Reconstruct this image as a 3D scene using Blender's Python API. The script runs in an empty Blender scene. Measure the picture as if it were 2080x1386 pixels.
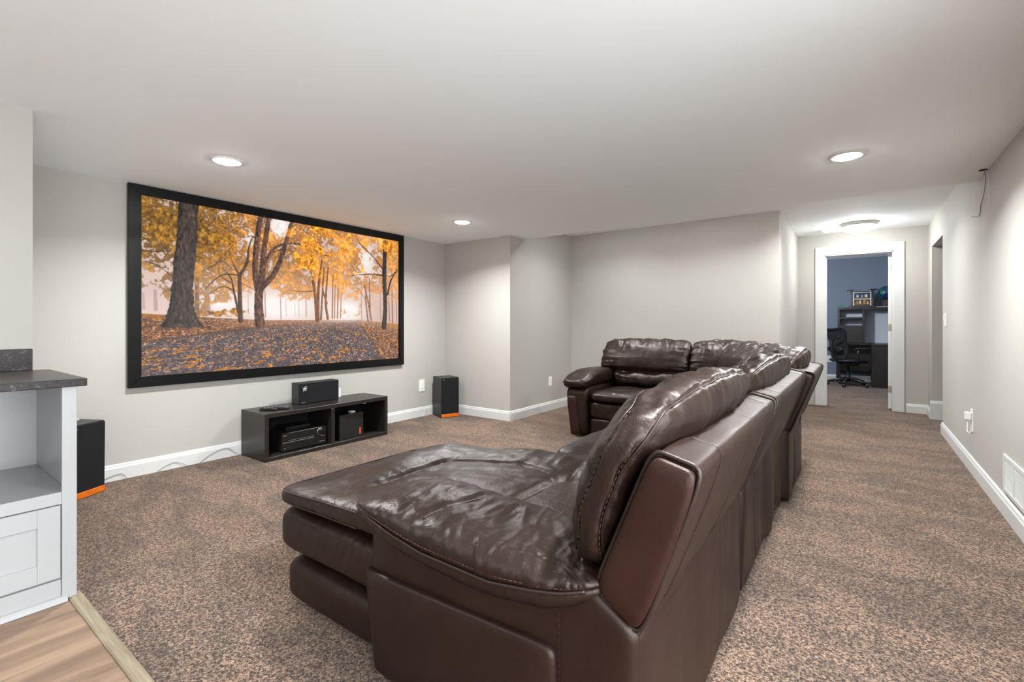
import bpy, bmesh, math, random
import numpy as np
from mathutils import Vector, Matrix

# ------------------------------------------------------------------ camera, world, light, exposure
S = bpy.context.scene
C = S.collection
S.view_settings.view_transform = 'Standard'
S.view_settings.look = 'None'
S.view_settings.exposure = 0.98
S.view_settings.gamma = 1.0
S.view_settings.use_curve_mapping = False
FPX, HOR, CAMH = 965.5, 660.0, 1.10
YAW = math.atan(705.1 / FPX)
cd = bpy.data.cameras.new('camera'); cam = bpy.data.objects.new('camera', cd); C.objects.link(cam)
cam.location = (0, 0, CAMH); cam.rotation_euler = (math.pi / 2, 0, YAW)
cd.sensor_width = 36; cd.lens = 36 * FPX / 2080; cd.shift_y = -(693 - HOR) / 2080; cd.clip_start = 0.02
S.camera = cam
S.cycles.max_bounces = 7; S.cycles.diffuse_bounces = 6; S.cycles.glossy_bounces = 3; S.cycles.transmission_bounces = 2; S.cycles.transparent_max_bounces = 6
W = bpy.data.worlds.new('world'); S.world = W; W.use_nodes = True
W.node_tree.nodes['Background'].inputs[0].default_value = (0.90, 0.955, 1.0, 1)
W.node_tree.nodes['Background'].inputs[1].default_value = 7.0
CAN_POWER, DOME_STRENGTH, OFFICE_GLOW = 26.5, 60.0, 220.0

# ------------------------------------------------------------------ helpers
rnd = random.Random(7)
_perm = np.random.RandomState(3).permutation(512).astype(np.int64)
_perm = np.concatenate([_perm, _perm, _perm])
_g = np.random.RandomState(5).normal(size=(512, 3)); _g /= np.linalg.norm(_g, axis=1)[:, None]

def noise3(P):
    P = np.asarray(P, float); i = np.floor(P).astype(np.int64); f = P - i
    u = f * f * f * (f * (f * 6 - 15) + 10); i &= 511
    out = 0
    for dx in (0, 1):
        wx = u[:, 0] if dx else 1 - u[:, 0]
        for dy in (0, 1):
            wy = u[:, 1] if dy else 1 - u[:, 1]
            for dz in (0, 1):
                wz = u[:, 2] if dz else 1 - u[:, 2]
                h = _perm[_perm[_perm[(i[:, 0] + dx) & 511] + ((i[:, 1] + dy) & 511)] + ((i[:, 2] + dz) & 511)]
                g = _g[h]
                out = out + wx * wy * wz * (g[:, 0] * (f[:, 0] - dx) + g[:, 1] * (f[:, 1] - dy) + g[:, 2] * (f[:, 2] - dz))
    return out * 1.5

def fbm(P, o=3):
    r = 0; a = 1.0; P = np.asarray(P, float)
    for k in range(o):
        r = r + a * noise3(P * 2 ** k + 17.3 * k); a *= .5
    return r

def sstep(a, b, x):
    t = np.clip((np.asarray(x, float) - a) / (b - a), 0, 1); return t * t * (3 - 2 * t)

def mesh(name, V, F, smooth=False):
    me = bpy.data.meshes.new(name)
    V = np.asarray(V, float)
    if isinstance(F, np.ndarray) and F.ndim == 2 and F.shape[1] == 4:
        n = len(F); me.vertices.add(len(V)); me.vertices.foreach_set('co', V.ravel())
        me.loops.add(n * 4); me.loops.foreach_set('vertex_index', F.ravel().astype(np.int32))
        me.polygons.add(n); me.polygons.foreach_set('loop_start', np.arange(0, n * 4, 4, dtype=np.int32))
        try: me.polygons.foreach_set('loop_total', np.full(n, 4, np.int32))
        except Exception: pass
        me.update(calc_edges=True); me.validate()
    else:
        me.from_pydata([tuple(v) for v in V], [], [tuple(int(q) for q in f) for f in F])
    if smooth: me.polygons.foreach_set('use_smooth', np.ones(len(me.polygons), bool))
    me.update(); return me

def tagp(o, label=None, cat=None, group=None, kind=None):
    for k, v in (('label', label), ('category', cat), ('group', group), ('kind', kind)):
        if v: o[k] = v
    return o

def link(name, me, mat, parent=None, loc=None, rot=None):
    """mesh given in world coordinates (loc None): origin moved to its centre, then parented"""
    o = bpy.data.objects.new(name, me)
    if mat is not None and len(me.materials) == 0: me.materials.append(mat)
    C.objects.link(o)
    if loc is None:
        n = len(me.vertices); co = np.empty(n * 3); me.vertices.foreach_get('co', co); co = co.reshape(-1, 3)
        c = (co.min(0) + co.max(0)) / 2; me.vertices.foreach_set('co', (co - c).ravel()); me.update()
        loc = c
        if parent is not None:
            p = parent; off = np.zeros(3)
            while p is not None: off += np.array(p.location); p = p.parent
            loc = c - off
    o.location = loc
    if rot: o.rotation_euler = rot
    if parent is not None: o.parent = parent
    return o

def empty(name, loc, rz=0):
    o = bpy.data.objects.new(name, None); C.objects.link(o); o.location = loc; o.rotation_euler = (0, 0, rz); o.empty_display_size = .1
    return o

def bm_mesh(bm, name, smooth=False):
    me = bpy.data.meshes.new(name); bmesh.ops.recalc_face_normals(bm, faces=bm.faces); bm.to_mesh(me); bm.free()
    if smooth: me.polygons.foreach_set('use_smooth', np.ones(len(me.polygons), bool))
    return me

def box_me(name, a, b, bev=0.0, seg=2):
    bm = bmesh.new(); bmesh.ops.create_cube(bm, size=1)
    a = Vector(a); b = Vector(b)
    for v in bm.verts: v.co = Vector(((a[i] + b[i]) / 2 + v.co[i] * (b[i] - a[i]) for i in range(3)))
    if bev > 0: bmesh.ops.bevel(bm, geom=bm.edges[:], offset=bev, segments=seg, affect='EDGES', profile=.6)
    return bm_mesh(bm, name)

def box(name, a, b, mat, parent=None, bev=0.0, seg=2):
    return link(name, box_me(name, a, b, bev, seg), mat, parent)

def lbox(name, a, b, mat, parent, bev=0.0, seg=2, rot=None):
    """box in the parent's own frame (parent may be rotated); rot is about the box centre"""
    c = [(a[i] + b[i]) / 2 for i in range(3)]
    me = box_me(name, [a[i] - c[i] for i in range(3)], [b[i] - c[i] for i in range(3)], bev, seg)
    return link(name, me, mat, parent, loc=c, rot=rot)

def prism_me(name, poly, axis, a, b, bev=0.0, seg=2):
    """polygon in the two other axes, extruded along axis from a to b"""
    bm = bmesh.new()
    def P(p, t):
        return {'x': (t, p[0], p[1]), 'y': (p[0], t, p[1]), 'z': (p[0], p[1], t)}[axis]
    v0 = [bm.verts.new(P(p, a)) for p in poly]; v1 = [bm.verts.new(P(p, b)) for p in poly]
    n = len(poly); bm.faces.new(v0); bm.faces.new(v1[::-1])
    for i in range(n): bm.faces.new((v0[i], v1[i], v1[(i + 1) % n], v0[(i + 1) % n]))
    if bev: bmesh.ops.bevel(bm, geom=bm.edges[:], offset=bev, segments=seg, affect='EDGES')
    return bm_mesh(bm, name)

def tube_me(name, pts, r, seg=6, closed=False):
    P = np.array(pts, float); n = len(P); rr = np.full(n, r) if np.isscalar(r) else np.array(r, float)
    T = np.gradient(P, axis=0) if not closed else np.roll(P, -1, 0) - np.roll(P, 1, 0)
    T /= np.linalg.norm(T, axis=1)[:, None] + 1e-12
    up = np.array([0, 0, 1.0]) if abs(T[0, 2]) < .9 else np.array([1.0, 0, 0])
    N = np.cross(T[0], up); N /= np.linalg.norm(N); V = []
    for i in range(n):
        N = N - T[i] * np.dot(N, T[i]); N /= np.linalg.norm(N) + 1e-12; B = np.cross(T[i], N)
        for k in range(seg):
            t = 2 * math.pi * k / seg; V.append(P[i] + rr[i] * (N * math.cos(t) + B * math.sin(t)))
    F = []
    for i in range(n if closed else n - 1):
        j = (i + 1) % n
        for k in range(seg):
            l = (k + 1) % seg; F.append((i * seg + k, i * seg + l, j * seg + l, j * seg + k))
    if not closed: F += [tuple(range(seg - 1, -1, -1)), tuple((n - 1) * seg + k for k in range(seg))]
    return mesh(name, V, F, True)

def tube(name, pts, r, mat, parent=None, seg=6, closed=False):
    return link(name, tube_me(name, pts, r, seg, closed), mat, parent)

def spline(pts, n=24):
    P = np.array(pts, float); m = len(P); out = []
    Q = np.vstack([2 * P[0] - P[1], P, 2 * P[-1] - P[-2]])
    k = max(2, n // (m - 1))
    for i in range(m - 1):
        a, b, c, d = Q[i], Q[i + 1], Q[i + 2], Q[i + 3]
        for t in np.linspace(0, 1, k, endpoint=False):
            out.append(.5 * ((2 * b) + (c - a) * t + (2 * a - 5 * b + 4 * c - d) * t * t + (-a + 3 * b - 3 * c + d) * t ** 3))
    out.append(P[-1]); return np.array(out)

def lathe_me(name, prof, seg=24, center=(0, 0, 0)):
    V = []; F = []; n = len(prof)
    for k in range(seg):
        t = 2 * math.pi * k / seg
        for r, z in prof: V.append((center[0] + r * math.cos(t), center[1] + r * math.sin(t), center[2] + z))
    for k in range(seg):
        l = (k + 1) % seg
        for i in range(n - 1): F.append((k * n + i, l * n + i, l * n + i + 1, k * n + i + 1))
    me = mesh(name, V, F, True)
    bm = bmesh.new(); bm.from_mesh(me); bmesh.ops.remove_doubles(bm, verts=bm.verts, dist=1e-6)
    bmesh.ops.recalc_face_normals(bm, faces=bm.faces); bm.to_mesh(me); bm.free(); return me

def soft(n, e1=5, e2=3, axis=2):
    """surface grid of a cube, pulled to a rounded box: e1 in the plane, e2 towards axis; coords in -1..1"""
    nx, ny, nz = n; ids = {}; V = []; F = []
    def vid(i, j, k):
        key = (i, j, k)
        if key not in ids: ids[key] = len(V); V.append((2 * i / nx - 1, 2 * j / ny - 1, 2 * k / nz - 1))
        return ids[key]
    for k in (0, nz):
        for i in range(nx):
            for j in range(ny):
                q = (vid(i, j, k), vid(i + 1, j, k), vid(i + 1, j + 1, k), vid(i, j + 1, k)); F.append(q if k else q[::-1])
    for j in (0, ny):
        for i in range(nx):
            for k in range(nz):
                q = (vid(i, j, k), vid(i, j, k + 1), vid(i + 1, j, k + 1), vid(i + 1, j, k)); F.append(q if j else q[::-1])
    for i in (0, nx):
        for j in range(ny):
            for k in range(nz):
                q = (vid(i, j, k), vid(i, j + 1, k), vid(i, j + 1, k + 1), vid(i, j, k + 1)); F.append(q if i else q[::-1])
    P = np.array(V); a = [q for q in (0, 1, 2) if q != axis]
    r = (np.abs(P[:, a[0]]) ** e1 + np.abs(P[:, a[1]]) ** e1) ** (1 / e1)
    t = (r ** e2 + np.abs(P[:, axis]) ** e2) ** (1 / e2)
    return P / t[:, None], np.array(F)

def vnormals(V, F):
    fn = np.cross(V[F[:, 2]] - V[F[:, 0]], V[F[:, 3]] - V[F[:, 1]]); N = np.zeros_like(V)
    for k in range(4): np.add.at(N, F[:, k], fn)
    return N / (np.linalg.norm(N, axis=1)[:, None] + 1e-12)

# ------------------------------------------------------------------ materials
def newmat(name):
    m = bpy.data.materials.new(name); m.use_nodes = True; nt = m.node_tree
    return m, nt, nt.nodes['Principled BSDF']

def node(nt, t, **kw):
    n = nt.nodes.new(t)
    for k, v in kw.items():
        if k in n.inputs: n.inputs[k].default_value = v
        else: setattr(n, k, v)
    return n

def ramp(nt, stops):
    r = nt.nodes.new('ShaderNodeValToRGB'); el = r.color_ramp.elements
    while len(el) < len(stops): el.new(.5)
    for e, (p, c) in zip(el, stops): e.position = p; e.color = (*c, 1) if len(c) == 3 else c
    return r

def srgb(r, g, b):
    f = lambda c: (c / 255 / 12.92) if c <= 10 else ((c / 255 + .055) / 1.055) ** 2.4
    return (f(r), f(g), f(b))

def plain(name, col, rough=.5, spec=.5, metal=0, bump=0, bscale=200, coat=0, var=0, vscale=3):
    m, nt, b = newmat(name)
    b.inputs['Base Color'].default_value = (*col, 1); b.inputs['Roughness'].default_value = rough
    b.inputs['Specular IOR Level'].default_value = spec; b.inputs['Metallic'].default_value = metal; b.inputs['Coat Weight'].default_value = coat
    tc = node(nt, 'ShaderNodeTexCoord')
    n = node(nt, 'ShaderNodeTexNoise', Scale=bscale if bump else vscale, Detail=3.0); nt.links.new(tc.outputs['Object'], n.inputs['Vector'])
    if bump:
        bp = node(nt, 'ShaderNodeBump', Strength=bump, Distance=.002); nt.links.new(n.outputs['Fac'], bp.inputs['Height']); nt.links.new(bp.outputs['Normal'], b.inputs['Normal'])
    if var:
        n2 = node(nt, 'ShaderNodeTexNoise', Scale=vscale, Detail=4.0); nt.links.new(tc.outputs['Object'], n2.inputs['Vector'])
        r = ramp(nt, [(.3, tuple(c * (1 - var) for c in col)), (.7, tuple(c * (1 + var) for c in col))])
        nt.links.new(n2.outputs['Fac'], r.inputs['Fac']); nt.links.new(r.outputs['Color'], b.inputs['Base Color'])
    return m

def emit(name, col, st):
    m, nt, b = newmat(name); b.inputs['Base Color'].default_value = (*col, 1)
    b.inputs['Emission Color'].default_value = (*col, 1); b.inputs['Emission Strength'].default_value = st; return m

M = {}
M['wall'] = plain('wall_paint', (.418, .398, .363), .75, .25, bump=.05, bscale=350, var=.012, vscale=1.2)
M['ceil'] = plain('ceiling_paint', (.925, .955, .975), .85, .2, bump=.06, bscale=250)
M['trim'] = plain('white_trim_paint', (.60, .595, .58), .35, .5, var=.01, vscale=2)
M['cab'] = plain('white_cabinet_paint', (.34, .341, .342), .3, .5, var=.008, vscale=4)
M['plastic'] = plain('white_plastic', (.80, .79, .76), .3, .5)
M['officewall'] = plain('slate_blue_paint', srgb(118, 126, 138), .8, .2, bump=.05, bscale=300)
M['black'] = plain('black_plastic', (.012, .012, .013), .35, .5, bump=.05, bscale=400)
M['gloss'] = plain('gloss_black', (.008, .008, .009), .12, .5)
M['grille'] = plain('speaker_cloth', (.010, .010, .011), .9, .2, bump=.5, bscale=900)
M['orange'] = plain('orange_wood_strip', srgb(196, 96, 18), .5, .3, var=.15, vscale=20)
M['silver'] = plain('brushed_silver', (.55, .55, .55), .3, .5, metal=.9)
M['hinge'] = plain('satin_nickel', (.52, .47, .38), .35, .5, metal=.8)
M['wire'] = plain('grey_wire', (.30, .29, .29), .6)
M['dark'] = plain('dark_void', (.004, .004, .004), .9)
M['lens'] = emit('lamp_lens', (1, .99, .97), 60.0)
M['dome'] = emit('dome_glass', (.97, .99, 1), DOME_STRENGTH)
M['red'] = emit('red_strip', srgb(235, 60, 35), .55)
M['blue'] = emit('blue_led', (.25, .45, 1), 2.0)
M['frame'] = plain('screen_frame_black', (.005, .005, .005), .35, .22, var=.2, vscale=6)
M['seam'] = plain('dark_seam', (.006, .004, .003), .7, .2)
M['stitch'] = plain('rust_stitching', srgb(62, 36, 29), .6, .3)

def wood_black(name, col, rough):
    m, nt, b = newmat(name); tc = node(nt, 'ShaderNodeTexCoord'); mp = node(nt, 'ShaderNodeMapping'); mp.inputs['Scale'].default_value = (40, 2.5, 40)
    n = node(nt, 'ShaderNodeTexNoise', Scale=1.0, Detail=5.0, Roughness=.7)
    nt.links.new(tc.outputs['Object'], mp.inputs['Vector']); nt.links.new(mp.outputs['Vector'], n.inputs['Vector'])
    r = ramp(nt, [(.3, tuple(c * .6 for c in col)), (.75, tuple(c * 1.6 for c in col))]); nt.links.new(n.outputs['Fac'], r.inputs['Fac']); nt.links.new(r.outputs['Color'], b.inputs['Base Color'])
    bp = node(nt, 'ShaderNodeBump', Strength=.15, Distance=.001); nt.links.new(n.outputs['Fac'], bp.inputs['Height']); nt.links.new(bp.outputs['Normal'], b.inputs['Normal'])
    b.inputs['Roughness'].default_value = rough; return m
M['blackwood'] = wood_black('black_brown_wood', (.016, .0125, .0105), .36)
M['vinyl_black'] = wood_black('black_ash_veneer', (.018, .0175, .016), .42)

def leather(name, col, rough=.36, wr=.5, spec=.5):
    m, nt, b = newmat(name); tc = node(nt, 'ShaderNodeTexCoord')
    big = node(nt, 'ShaderNodeTexNoise', Scale=5.0, Detail=4.0, Roughness=.6); nt.links.new(tc.outputs['Object'], big.inputs['Vector'])
    r = ramp(nt, [(.3, tuple(c * .78 for c in col)), (.7, tuple(c * 1.2 for c in col))]); nt.links.new(big.outputs['Fac'], r.inputs['Fac']); nt.links.new(r.outputs['Color'], b.inputs['Base Color'])
    rr = ramp(nt, [(.3, (rough - .05,) * 3), (.7, (rough + .07,) * 3)]); nt.links.new(big.outputs['Fac'], rr.inputs['Fac']); nt.links.new(rr.outputs['Color'], b.inputs['Roughness'])
    b.inputs['Specular IOR Level'].default_value = spec; b.inputs['Specular Tint'].default_value = (1, .86, .78, 1)
    g = node(nt, 'ShaderNodeTexVoronoi', Scale=420.0); nt.links.new(tc.outputs['Object'], g.inputs['Vector'])
    w = node(nt, 'ShaderNodeTexNoise', Scale=30.0, Detail=3.5, Distortion=1.8); nt.links.new(tc.outputs['Object'], w.inputs['Vector'])
    b1 = node(nt, 'ShaderNodeBump', Strength=wr * .62, Distance=.006); nt.links.new(w.outputs['Fac'], b1.inputs['Height'])
    b2 = node(nt, 'ShaderNodeBump', Strength=.22, Distance=.0008); nt.links.new(g.outputs['Distance'], b2.inputs['Height']); nt.links.new(b1.outputs['Normal'], b2.inputs['Normal'])
    nt.links.new(b2.outputs['Normal'], b.inputs['Normal']); return m
M['leather'] = leather('brown_leather', (.0115, .0054, .0039), .38, .5, .40)
M['leather_flat'] = leather('brown_leather_taut', (.0125, .0052, .0036), .42, .12, .34)
M['leather_red'] = leather('reddish_leather', (.019, .0058, .0044), .44, .15, .34)
M['pipe'] = leather('dark_piping', (.014, .0075, .006), .4, .1)

def carpet():
    m, nt, b = newmat('brown_carpet_pile'); tc = node(nt, 'ShaderNodeTexCoord')
    v = node(nt, 'ShaderNodeTexNoise', Scale=120.0, Detail=3.0, Roughness=.7, Distortion=.8); nt.links.new(tc.outputs['Object'], v.inputs['Vector'])
    r = ramp(nt, [(.38, srgb(27, 19, 14)), (.49, srgb(74, 56, 44)), (.60, srgb(141, 116, 97))])
    nt.links.new(v.outputs['Fac'], r.inputs['Fac'])
    # pile brushed in different directions by the vacuum cleaner
    mp = node(nt, 'ShaderNodeMapping'); mp.inputs['Scale'].default_value = (1.1, 2.6, 1); mp.inputs['Rotation'].default_value = (0, 0, .35)
    nt.links.new(tc.outputs['Object'], mp.inputs['Vector'])
    big = node(nt, 'ShaderNodeTexNoise', Scale=1.7, Detail=2.0, Roughness=.5, Distortion=.7); nt.links.new(mp.outputs['Vector'], big.inputs['Vector'])
    rb = ramp(nt, [(.40, (.80, .80, .80)), (.49, (.95, .95, .95)), (.53, (1.12, 1.11, 1.10)), (.62, (1.22, 1.20, 1.18))]); nt.links.new(big.outputs['Fac'], rb.inputs['Fac'])
    mx = node(nt, 'ShaderNodeMix', data_type='RGBA', blend_type='MULTIPLY'); mx.inputs[0].default_value = 1.0
    nt.links.new(r.outputs['Color'], mx.inputs[6]); nt.links.new(rb.outputs['Color'], mx.inputs[7])
    nt.links.new(mx.outputs[2], b.inputs['Base Color'])
    b.inputs['Roughness'].default_value = .95; b.inputs['Specular IOR Level'].default_value = .1; b.inputs['Sheen Weight'].default_value = .15
    bp = node(nt, 'ShaderNodeBump', Strength=.8, Distance=.008); nt.links.new(v.outputs['Fac'], bp.inputs['Height']); nt.links.new(bp.outputs['Normal'], b.inputs['Normal'])
    return m
M['carpet'] = carpet()

def plankmat(name, cols, sx=16, sy=1.1, rough=.42):
    m, nt, b = newmat(name); tc = node(nt, 'ShaderNodeTexCoord'); oi = node(nt, 'ShaderNodeObjectInfo')
    ad = node(nt, 'ShaderNodeVectorMath', operation='ADD'); sc = node(nt, 'ShaderNodeVectorMath', operation='SCALE'); sc.inputs[3].default_value = 60
    nt.links.new(oi.outputs['Random'], sc.inputs[0]); nt.links.new(tc.outputs['Object'], ad.inputs[0]); nt.links.new(sc.outputs[0], ad.inputs[1])
    mp = node(nt, 'ShaderNodeMapping'); mp.inputs['Scale'].default_value = (sx, sy, sx); nt.links.new(ad.outputs[0], mp.inputs['Vector'])
    n = node(nt, 'ShaderNodeTexNoise', Scale=1.0, Detail=5.0, Roughness=.62, Distortion=.9); nt.links.new(mp.outputs['Vector'], n.inputs['Vector'])
    r = ramp(nt, [(.28, cols[0]), (.48, cols[1]), (.68, cols[2])]); nt.links.new(n.outputs['Fac'], r.inputs['Fac']); nt.links.new(r.outputs['Color'], b.inputs['Base Color'])
    b.inputs['Roughness'].default_value = rough
    bp = node(nt, 'ShaderNodeBump', Strength=.1, Distance=.001); nt.links.new(n.outputs['Fac'], bp.inputs['Height']); nt.links.new(bp.outputs['Normal'], b.inputs['Normal'])
    return m
M['plank'] = plankmat('vinyl_oak_plank', [srgb(84, 66, 53), srgb(117, 93, 73), srgb(140, 116, 93)], 9, 1.3)
M['raw'] = plankmat('raw_pine', [srgb(98, 88, 70), srgb(122, 110, 90), srgb(138, 127, 106)], 3, 60, .6)

def granite():
    m, nt, b = newmat('brown_granite'); tc = node(nt, 'ShaderNodeTexCoord')
    v = node(nt, 'ShaderNodeTexVoronoi', Scale=140.0); nt.links.new(tc.outputs['Object'], v.inputs['Vector'])
    n = node(nt, 'ShaderNodeTexNoise', Scale=45.0, Detail=5.0, Roughness=.7); nt.links.new(tc.outputs['Object'], n.inputs['Vector'])
    r = ramp(nt, [(.36, (.012, .012, .013)), (.48, (.045, .032, .027)), (.56, (.02, .02, .021)), (.66, (.16, .12, .10))]); nt.links.new(n.outputs['Fac'], r.inputs['Fac'])
    r2 = ramp(nt, [(0.0, (1.6, 1.5, 1.4)), (.35, (.8, .8, .8)), (1, (.5, .5, .5))]); nt.links.new(v.outputs['Distance'], r2.inputs['Fac'])
    mx = node(nt, 'ShaderNodeMix', data_type='RGBA', blend_type='MULTIPLY'); mx.inputs[0].default_value = 1.0
    nt.links.new(r.outputs['Color'], mx.inputs[6]); nt.links.new(r2.outputs['Color'], mx.inputs[7]); nt.links.new(mx.outputs[2], b.inputs['Base Color'])
    b.inputs['Roughness'].default_value = .30; b.inputs['Specular IOR Level'].default_value = .16; return m
M['granite'] = granite()

# ------------------------------------------------------------------ the room (x: screen wall to right wall, y: into the picture)
XL, XR = -4.25, .684            # screen wall, right wall
YB = -3.2                       # wall behind the camera
CZ, UZ = 2.122, 2.325           # lower ceiling, raised ceiling of the hall
SOF = 4.69                      # edge of the lower ceiling
BX, BY = -3.218, 4.369          # corner of the boxed-out wall
FY = 5.80                       # wall behind the sofa
HX = -.69                       # left wall of the hall
DY = 7.735                      # wall with the office door
OY = 11.43                      # far wall of the office
SX, SY = -3.185, .483           # wall stub with the counter

def struct(name, a, b, mat, bev=0):
    return tagp(box(name, a, b, mat, None, bev), kind='structure')

# floors
struct('floor', (XL - .1, .525, -.06), (2.3, OY + .1, 0), M['carpet'])
sub = struct('floor_planks', (XL - .1, YB - .1, -.06), (2.3, .497, -.009), M['dark'])
pw = .152
pm = {}
x = SX - .02; col = 0
while x < XR:
    y = .496; first = True
    off = (.37 * col) % 1.0
    while y > YB:
        L = .35 + off if first else 1.22
        y0 = max(YB, y - L); w = min(pw, XR - x)
        key = (round(w, 3), round(y - y0, 3))
        if key not in pm: pm[key] = box_me('plank', (-w / 2 + .0006, -(y - y0) / 2 + .0006, -.0045), (w / 2 - .0006, (y - y0) / 2 - .0006, .0045), .0012, 1)
        link('plank', pm[key], M['plank'], sub, loc=(x + w / 2 - sub.location.x, (y + y0) / 2 - sub.location.y, -.0045 - sub.location.z))
        y = y0; first = False
    x += pw; col += 1
th = prism_me('trim_1', [(.490, -.01), (.490, .004), (.496, .008), (.524, .011), (.530, .008), (.530, -.01)], 'x', SX + .6, XR)
tagp(link('trim_1', th, M['raw']), 'raw pale wood threshold strip between vinyl planks and carpet', kind='structure')

# ceilings
struct('ceiling', (XL - .1, YB - .1, CZ), (XR + .1, SOF, CZ + .3), M['ceil'])
struct('ceiling_hall', (BX - .4, SOF, UZ), (2.3, DY + .12, UZ + .1), M['ceil'])
struct('ceiling_office', (-2.3, DY + .12, 2.40), (2.3, OY + .1, 2.5), M['ceil'])
# walls
struct('wall_left', (XL - .12, YB, -.02), (XL, BY + .1, CZ + .05), M['wall'])
struct('wall_bump', (XL - .12, BY, -.02), (BX, FY + .12, UZ + .05), M['wall'])
struct('wall_far', (BX, FY, -.02), (HX, FY + .12, UZ + .05), M['wall'])
struct('wall_hall', (HX - .12, FY + .12, -.02), (HX, DY, UZ + .05), M['wall'])
O0, O1, OZ = 6.47, 7.36, 2.012
struct('wall_right', (XR, 1.5, -.02), (XR + .14, O0, UZ + .05), M['wall'])
struct('wall_right_header', (XR, O0, OZ), (XR + .14, O1, UZ + .05), M['wall'])
struct('wall_right_end', (XR, O1, -.02), (XR + .14, DY + .12, UZ + .05), M['wall'])
struct('wall_passage', (2.2, 5.4, -.02), (2.3, DY + .12, UZ + .05), M['wall'])
struct('wall_passage_near', (XR + .14, 5.4, -.02), (2.2, 5.5, UZ + .05), M['wall'])
struct('wall_passage_far', (XR + .14, O1, -.02), (2.2, O1 + .1, UZ + .05), M['wall'])
D0, D1, DZ = -.378, .352, 2.043
struct('wall_door_left', (HX - .12, DY, -.02), (D0, DY + .12, UZ + .12), M['wall'])
struct('wall_door_right', (D1, DY, -.02), (XR, DY + .12, UZ + .12), M['wall'])
struct('wall_door_header', (D0, DY, DZ), (D1, DY + .12, UZ + .12), M['wall'])
struct('wall_stub', (XL, YB, -.02), (SX, SY, CZ + .05), M['wall'])
# wall behind the camera, and an unseen glazed door added to brighten the ceiling
struct('wall_back', (XL, YB - .12, -.02), (XR + .14, YB, CZ + .05), M['wall'])
WY0, WY1, WZ0, WZ1 = -1.4, 1.5, .06, 2.04
struct('wall_right_back', (XR, YB, -.02), (XR + .14, WY0, CZ + .05), M['wall'])
struct('wall_right_lintel', (XR, WY0, WZ1), (XR + .14, WY1, CZ + .05), M['wall'])
struct('wall_right_sill', (XR, WY0, -.02), (XR + .14, WY1, WZ0), M['wall'])
def addbox(bm, a, b):
    r = bmesh.ops.create_cube(bm, size=1)['verts']
    for v in r: v.co = Vector(((a[i] + b[i]) / 2 + v.co[i] * (b[i] - a[i]) for i in range(3)))
wf = bmesh.new()
for q in ((WY0, WY0 + .05), (WY1 - .05, WY1), (.02, .08)): addbox(wf, (XR + .04, q[0], WZ0), (XR + .10, q[1], WZ1))
for q in ((WZ0, WZ0 + .06), (WZ1 - .05, WZ1)): addbox(wf, (XR + .04, WY0, q[0]), (XR + .10, WY1, q[1]))
win = tagp(link('added_window', bm_mesh(wf, 'added_window'), M['trim']), kind='structure')
mg = bpy.data.materials.new('added_window_glass'); mg.use_nodes = True; ng = mg.node_tree; ng.nodes.clear()
go = ng.nodes.new('ShaderNodeOutputMaterial'); gm_ = ng.nodes.new('ShaderNodeMixShader'); gt_ = ng.nodes.new('ShaderNodeBsdfTransparent'); gg = ng.nodes.new('ShaderNodeBsdfGlossy'); gg.inputs['Roughness'].default_value = .02; gm_.inputs[0].default_value = .06
ng.links.new(gt_.outputs[0], gm_.inputs[1]); ng.links.new(gg.outputs[0], gm_.inputs[2]); ng.links.new(gm_.outputs[0], go.inputs[0])
for y0, y1 in ((WY0 + .05, .02), (.08, WY1 - .05)): box('pane', (XR + .067, y0, WZ0 + .06), (XR + .073, y1, WZ1 - .05), mg, win)
pl = bpy.data.lights.new('added_window_portal', 'AREA'); pl.shape = 'RECTANGLE'; pl.size = WZ1 - WZ0; pl.size_y = WY1 - WY0; pl.cycles.is_portal = True
po = bpy.data.objects.new('added_window_portal', pl); C.objects.link(po); po.location = (XR + .145, (WY0 + WY1) / 2, (WZ0 + WZ1) / 2); po.rotation_euler = (0, math.pi / 2, 0)
# office shell
struct('wall_office_far', (-2.3, OY, -.02), (2.3, OY + .1, 2.45), M['officewall'])
struct('wall_office_left', (-2.3, DY + .12, -.02), (-2.2, OY, 2.45), M['officewall'])
struct('wall_office_right', (1.3, DY + .12, -.02), (1.4, OY, 2.45), M['officewall'])
struct('wall_office_near_left', (-2.2, DY + .12, -.02), (D0 - .1, DY + .135, 2.45), M['officewall'])
struct('wall_office_near_right', (D1 + .1, DY + .12, -.02), (1.3, DY + .135, 2.45), M['officewall'])

# baseboards (profile with a small stepped cap), each run its own object
BH, BT = .112, .016
PROF = [(0, 0), (BT, 0), (BT, BH - .028), (BT - .004, BH - .018), (BT - .006, BH - .006), (BT - .010, BH), (0, BH)]
def baseboard(name, p, q, nrm, h=BH):
    """wall face line p->q, nrm points into the room"""
    p = np.array(p); q = np.array(q); nrm = np.array(nrm, float); V = []; k = h / BH; n = len(PROF)
    for e in (p, q):
        for d, z in PROF: V.append((*(e + nrm * d), z * k if z < BH - .03 or k == 1 else z + h - BH))
    F = [(i, (i + 1) % n, n + (i + 1) % n, n + i) for i in range(n)] + [tuple(range(n))[::-1], tuple(range(n, 2 * n))]
    bm = bmesh.new(); me = mesh(name, V, F); bm.from_mesh(me); bmesh.ops.recalc_face_normals(bm, faces=bm.faces); bm.to_mesh(me); bm.free()
    return tagp(link(name, me, M['trim']), kind='structure')
baseboard('baseboard_left', (XL, SY), (XL, BY), (1, 0))
baseboard('baseboard_bump_front', (XL + BT, BY), (BX + BT, BY), (0, -1))
baseboard('baseboard_bump_side', (BX, BY - BT), (BX, FY), (1, 0))
baseboard('baseboard_far', (BX + BT, FY), (HX, FY), (0, -1))
baseboard('baseboard_hall', (HX, FY), (HX, DY), (1, 0))
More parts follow.
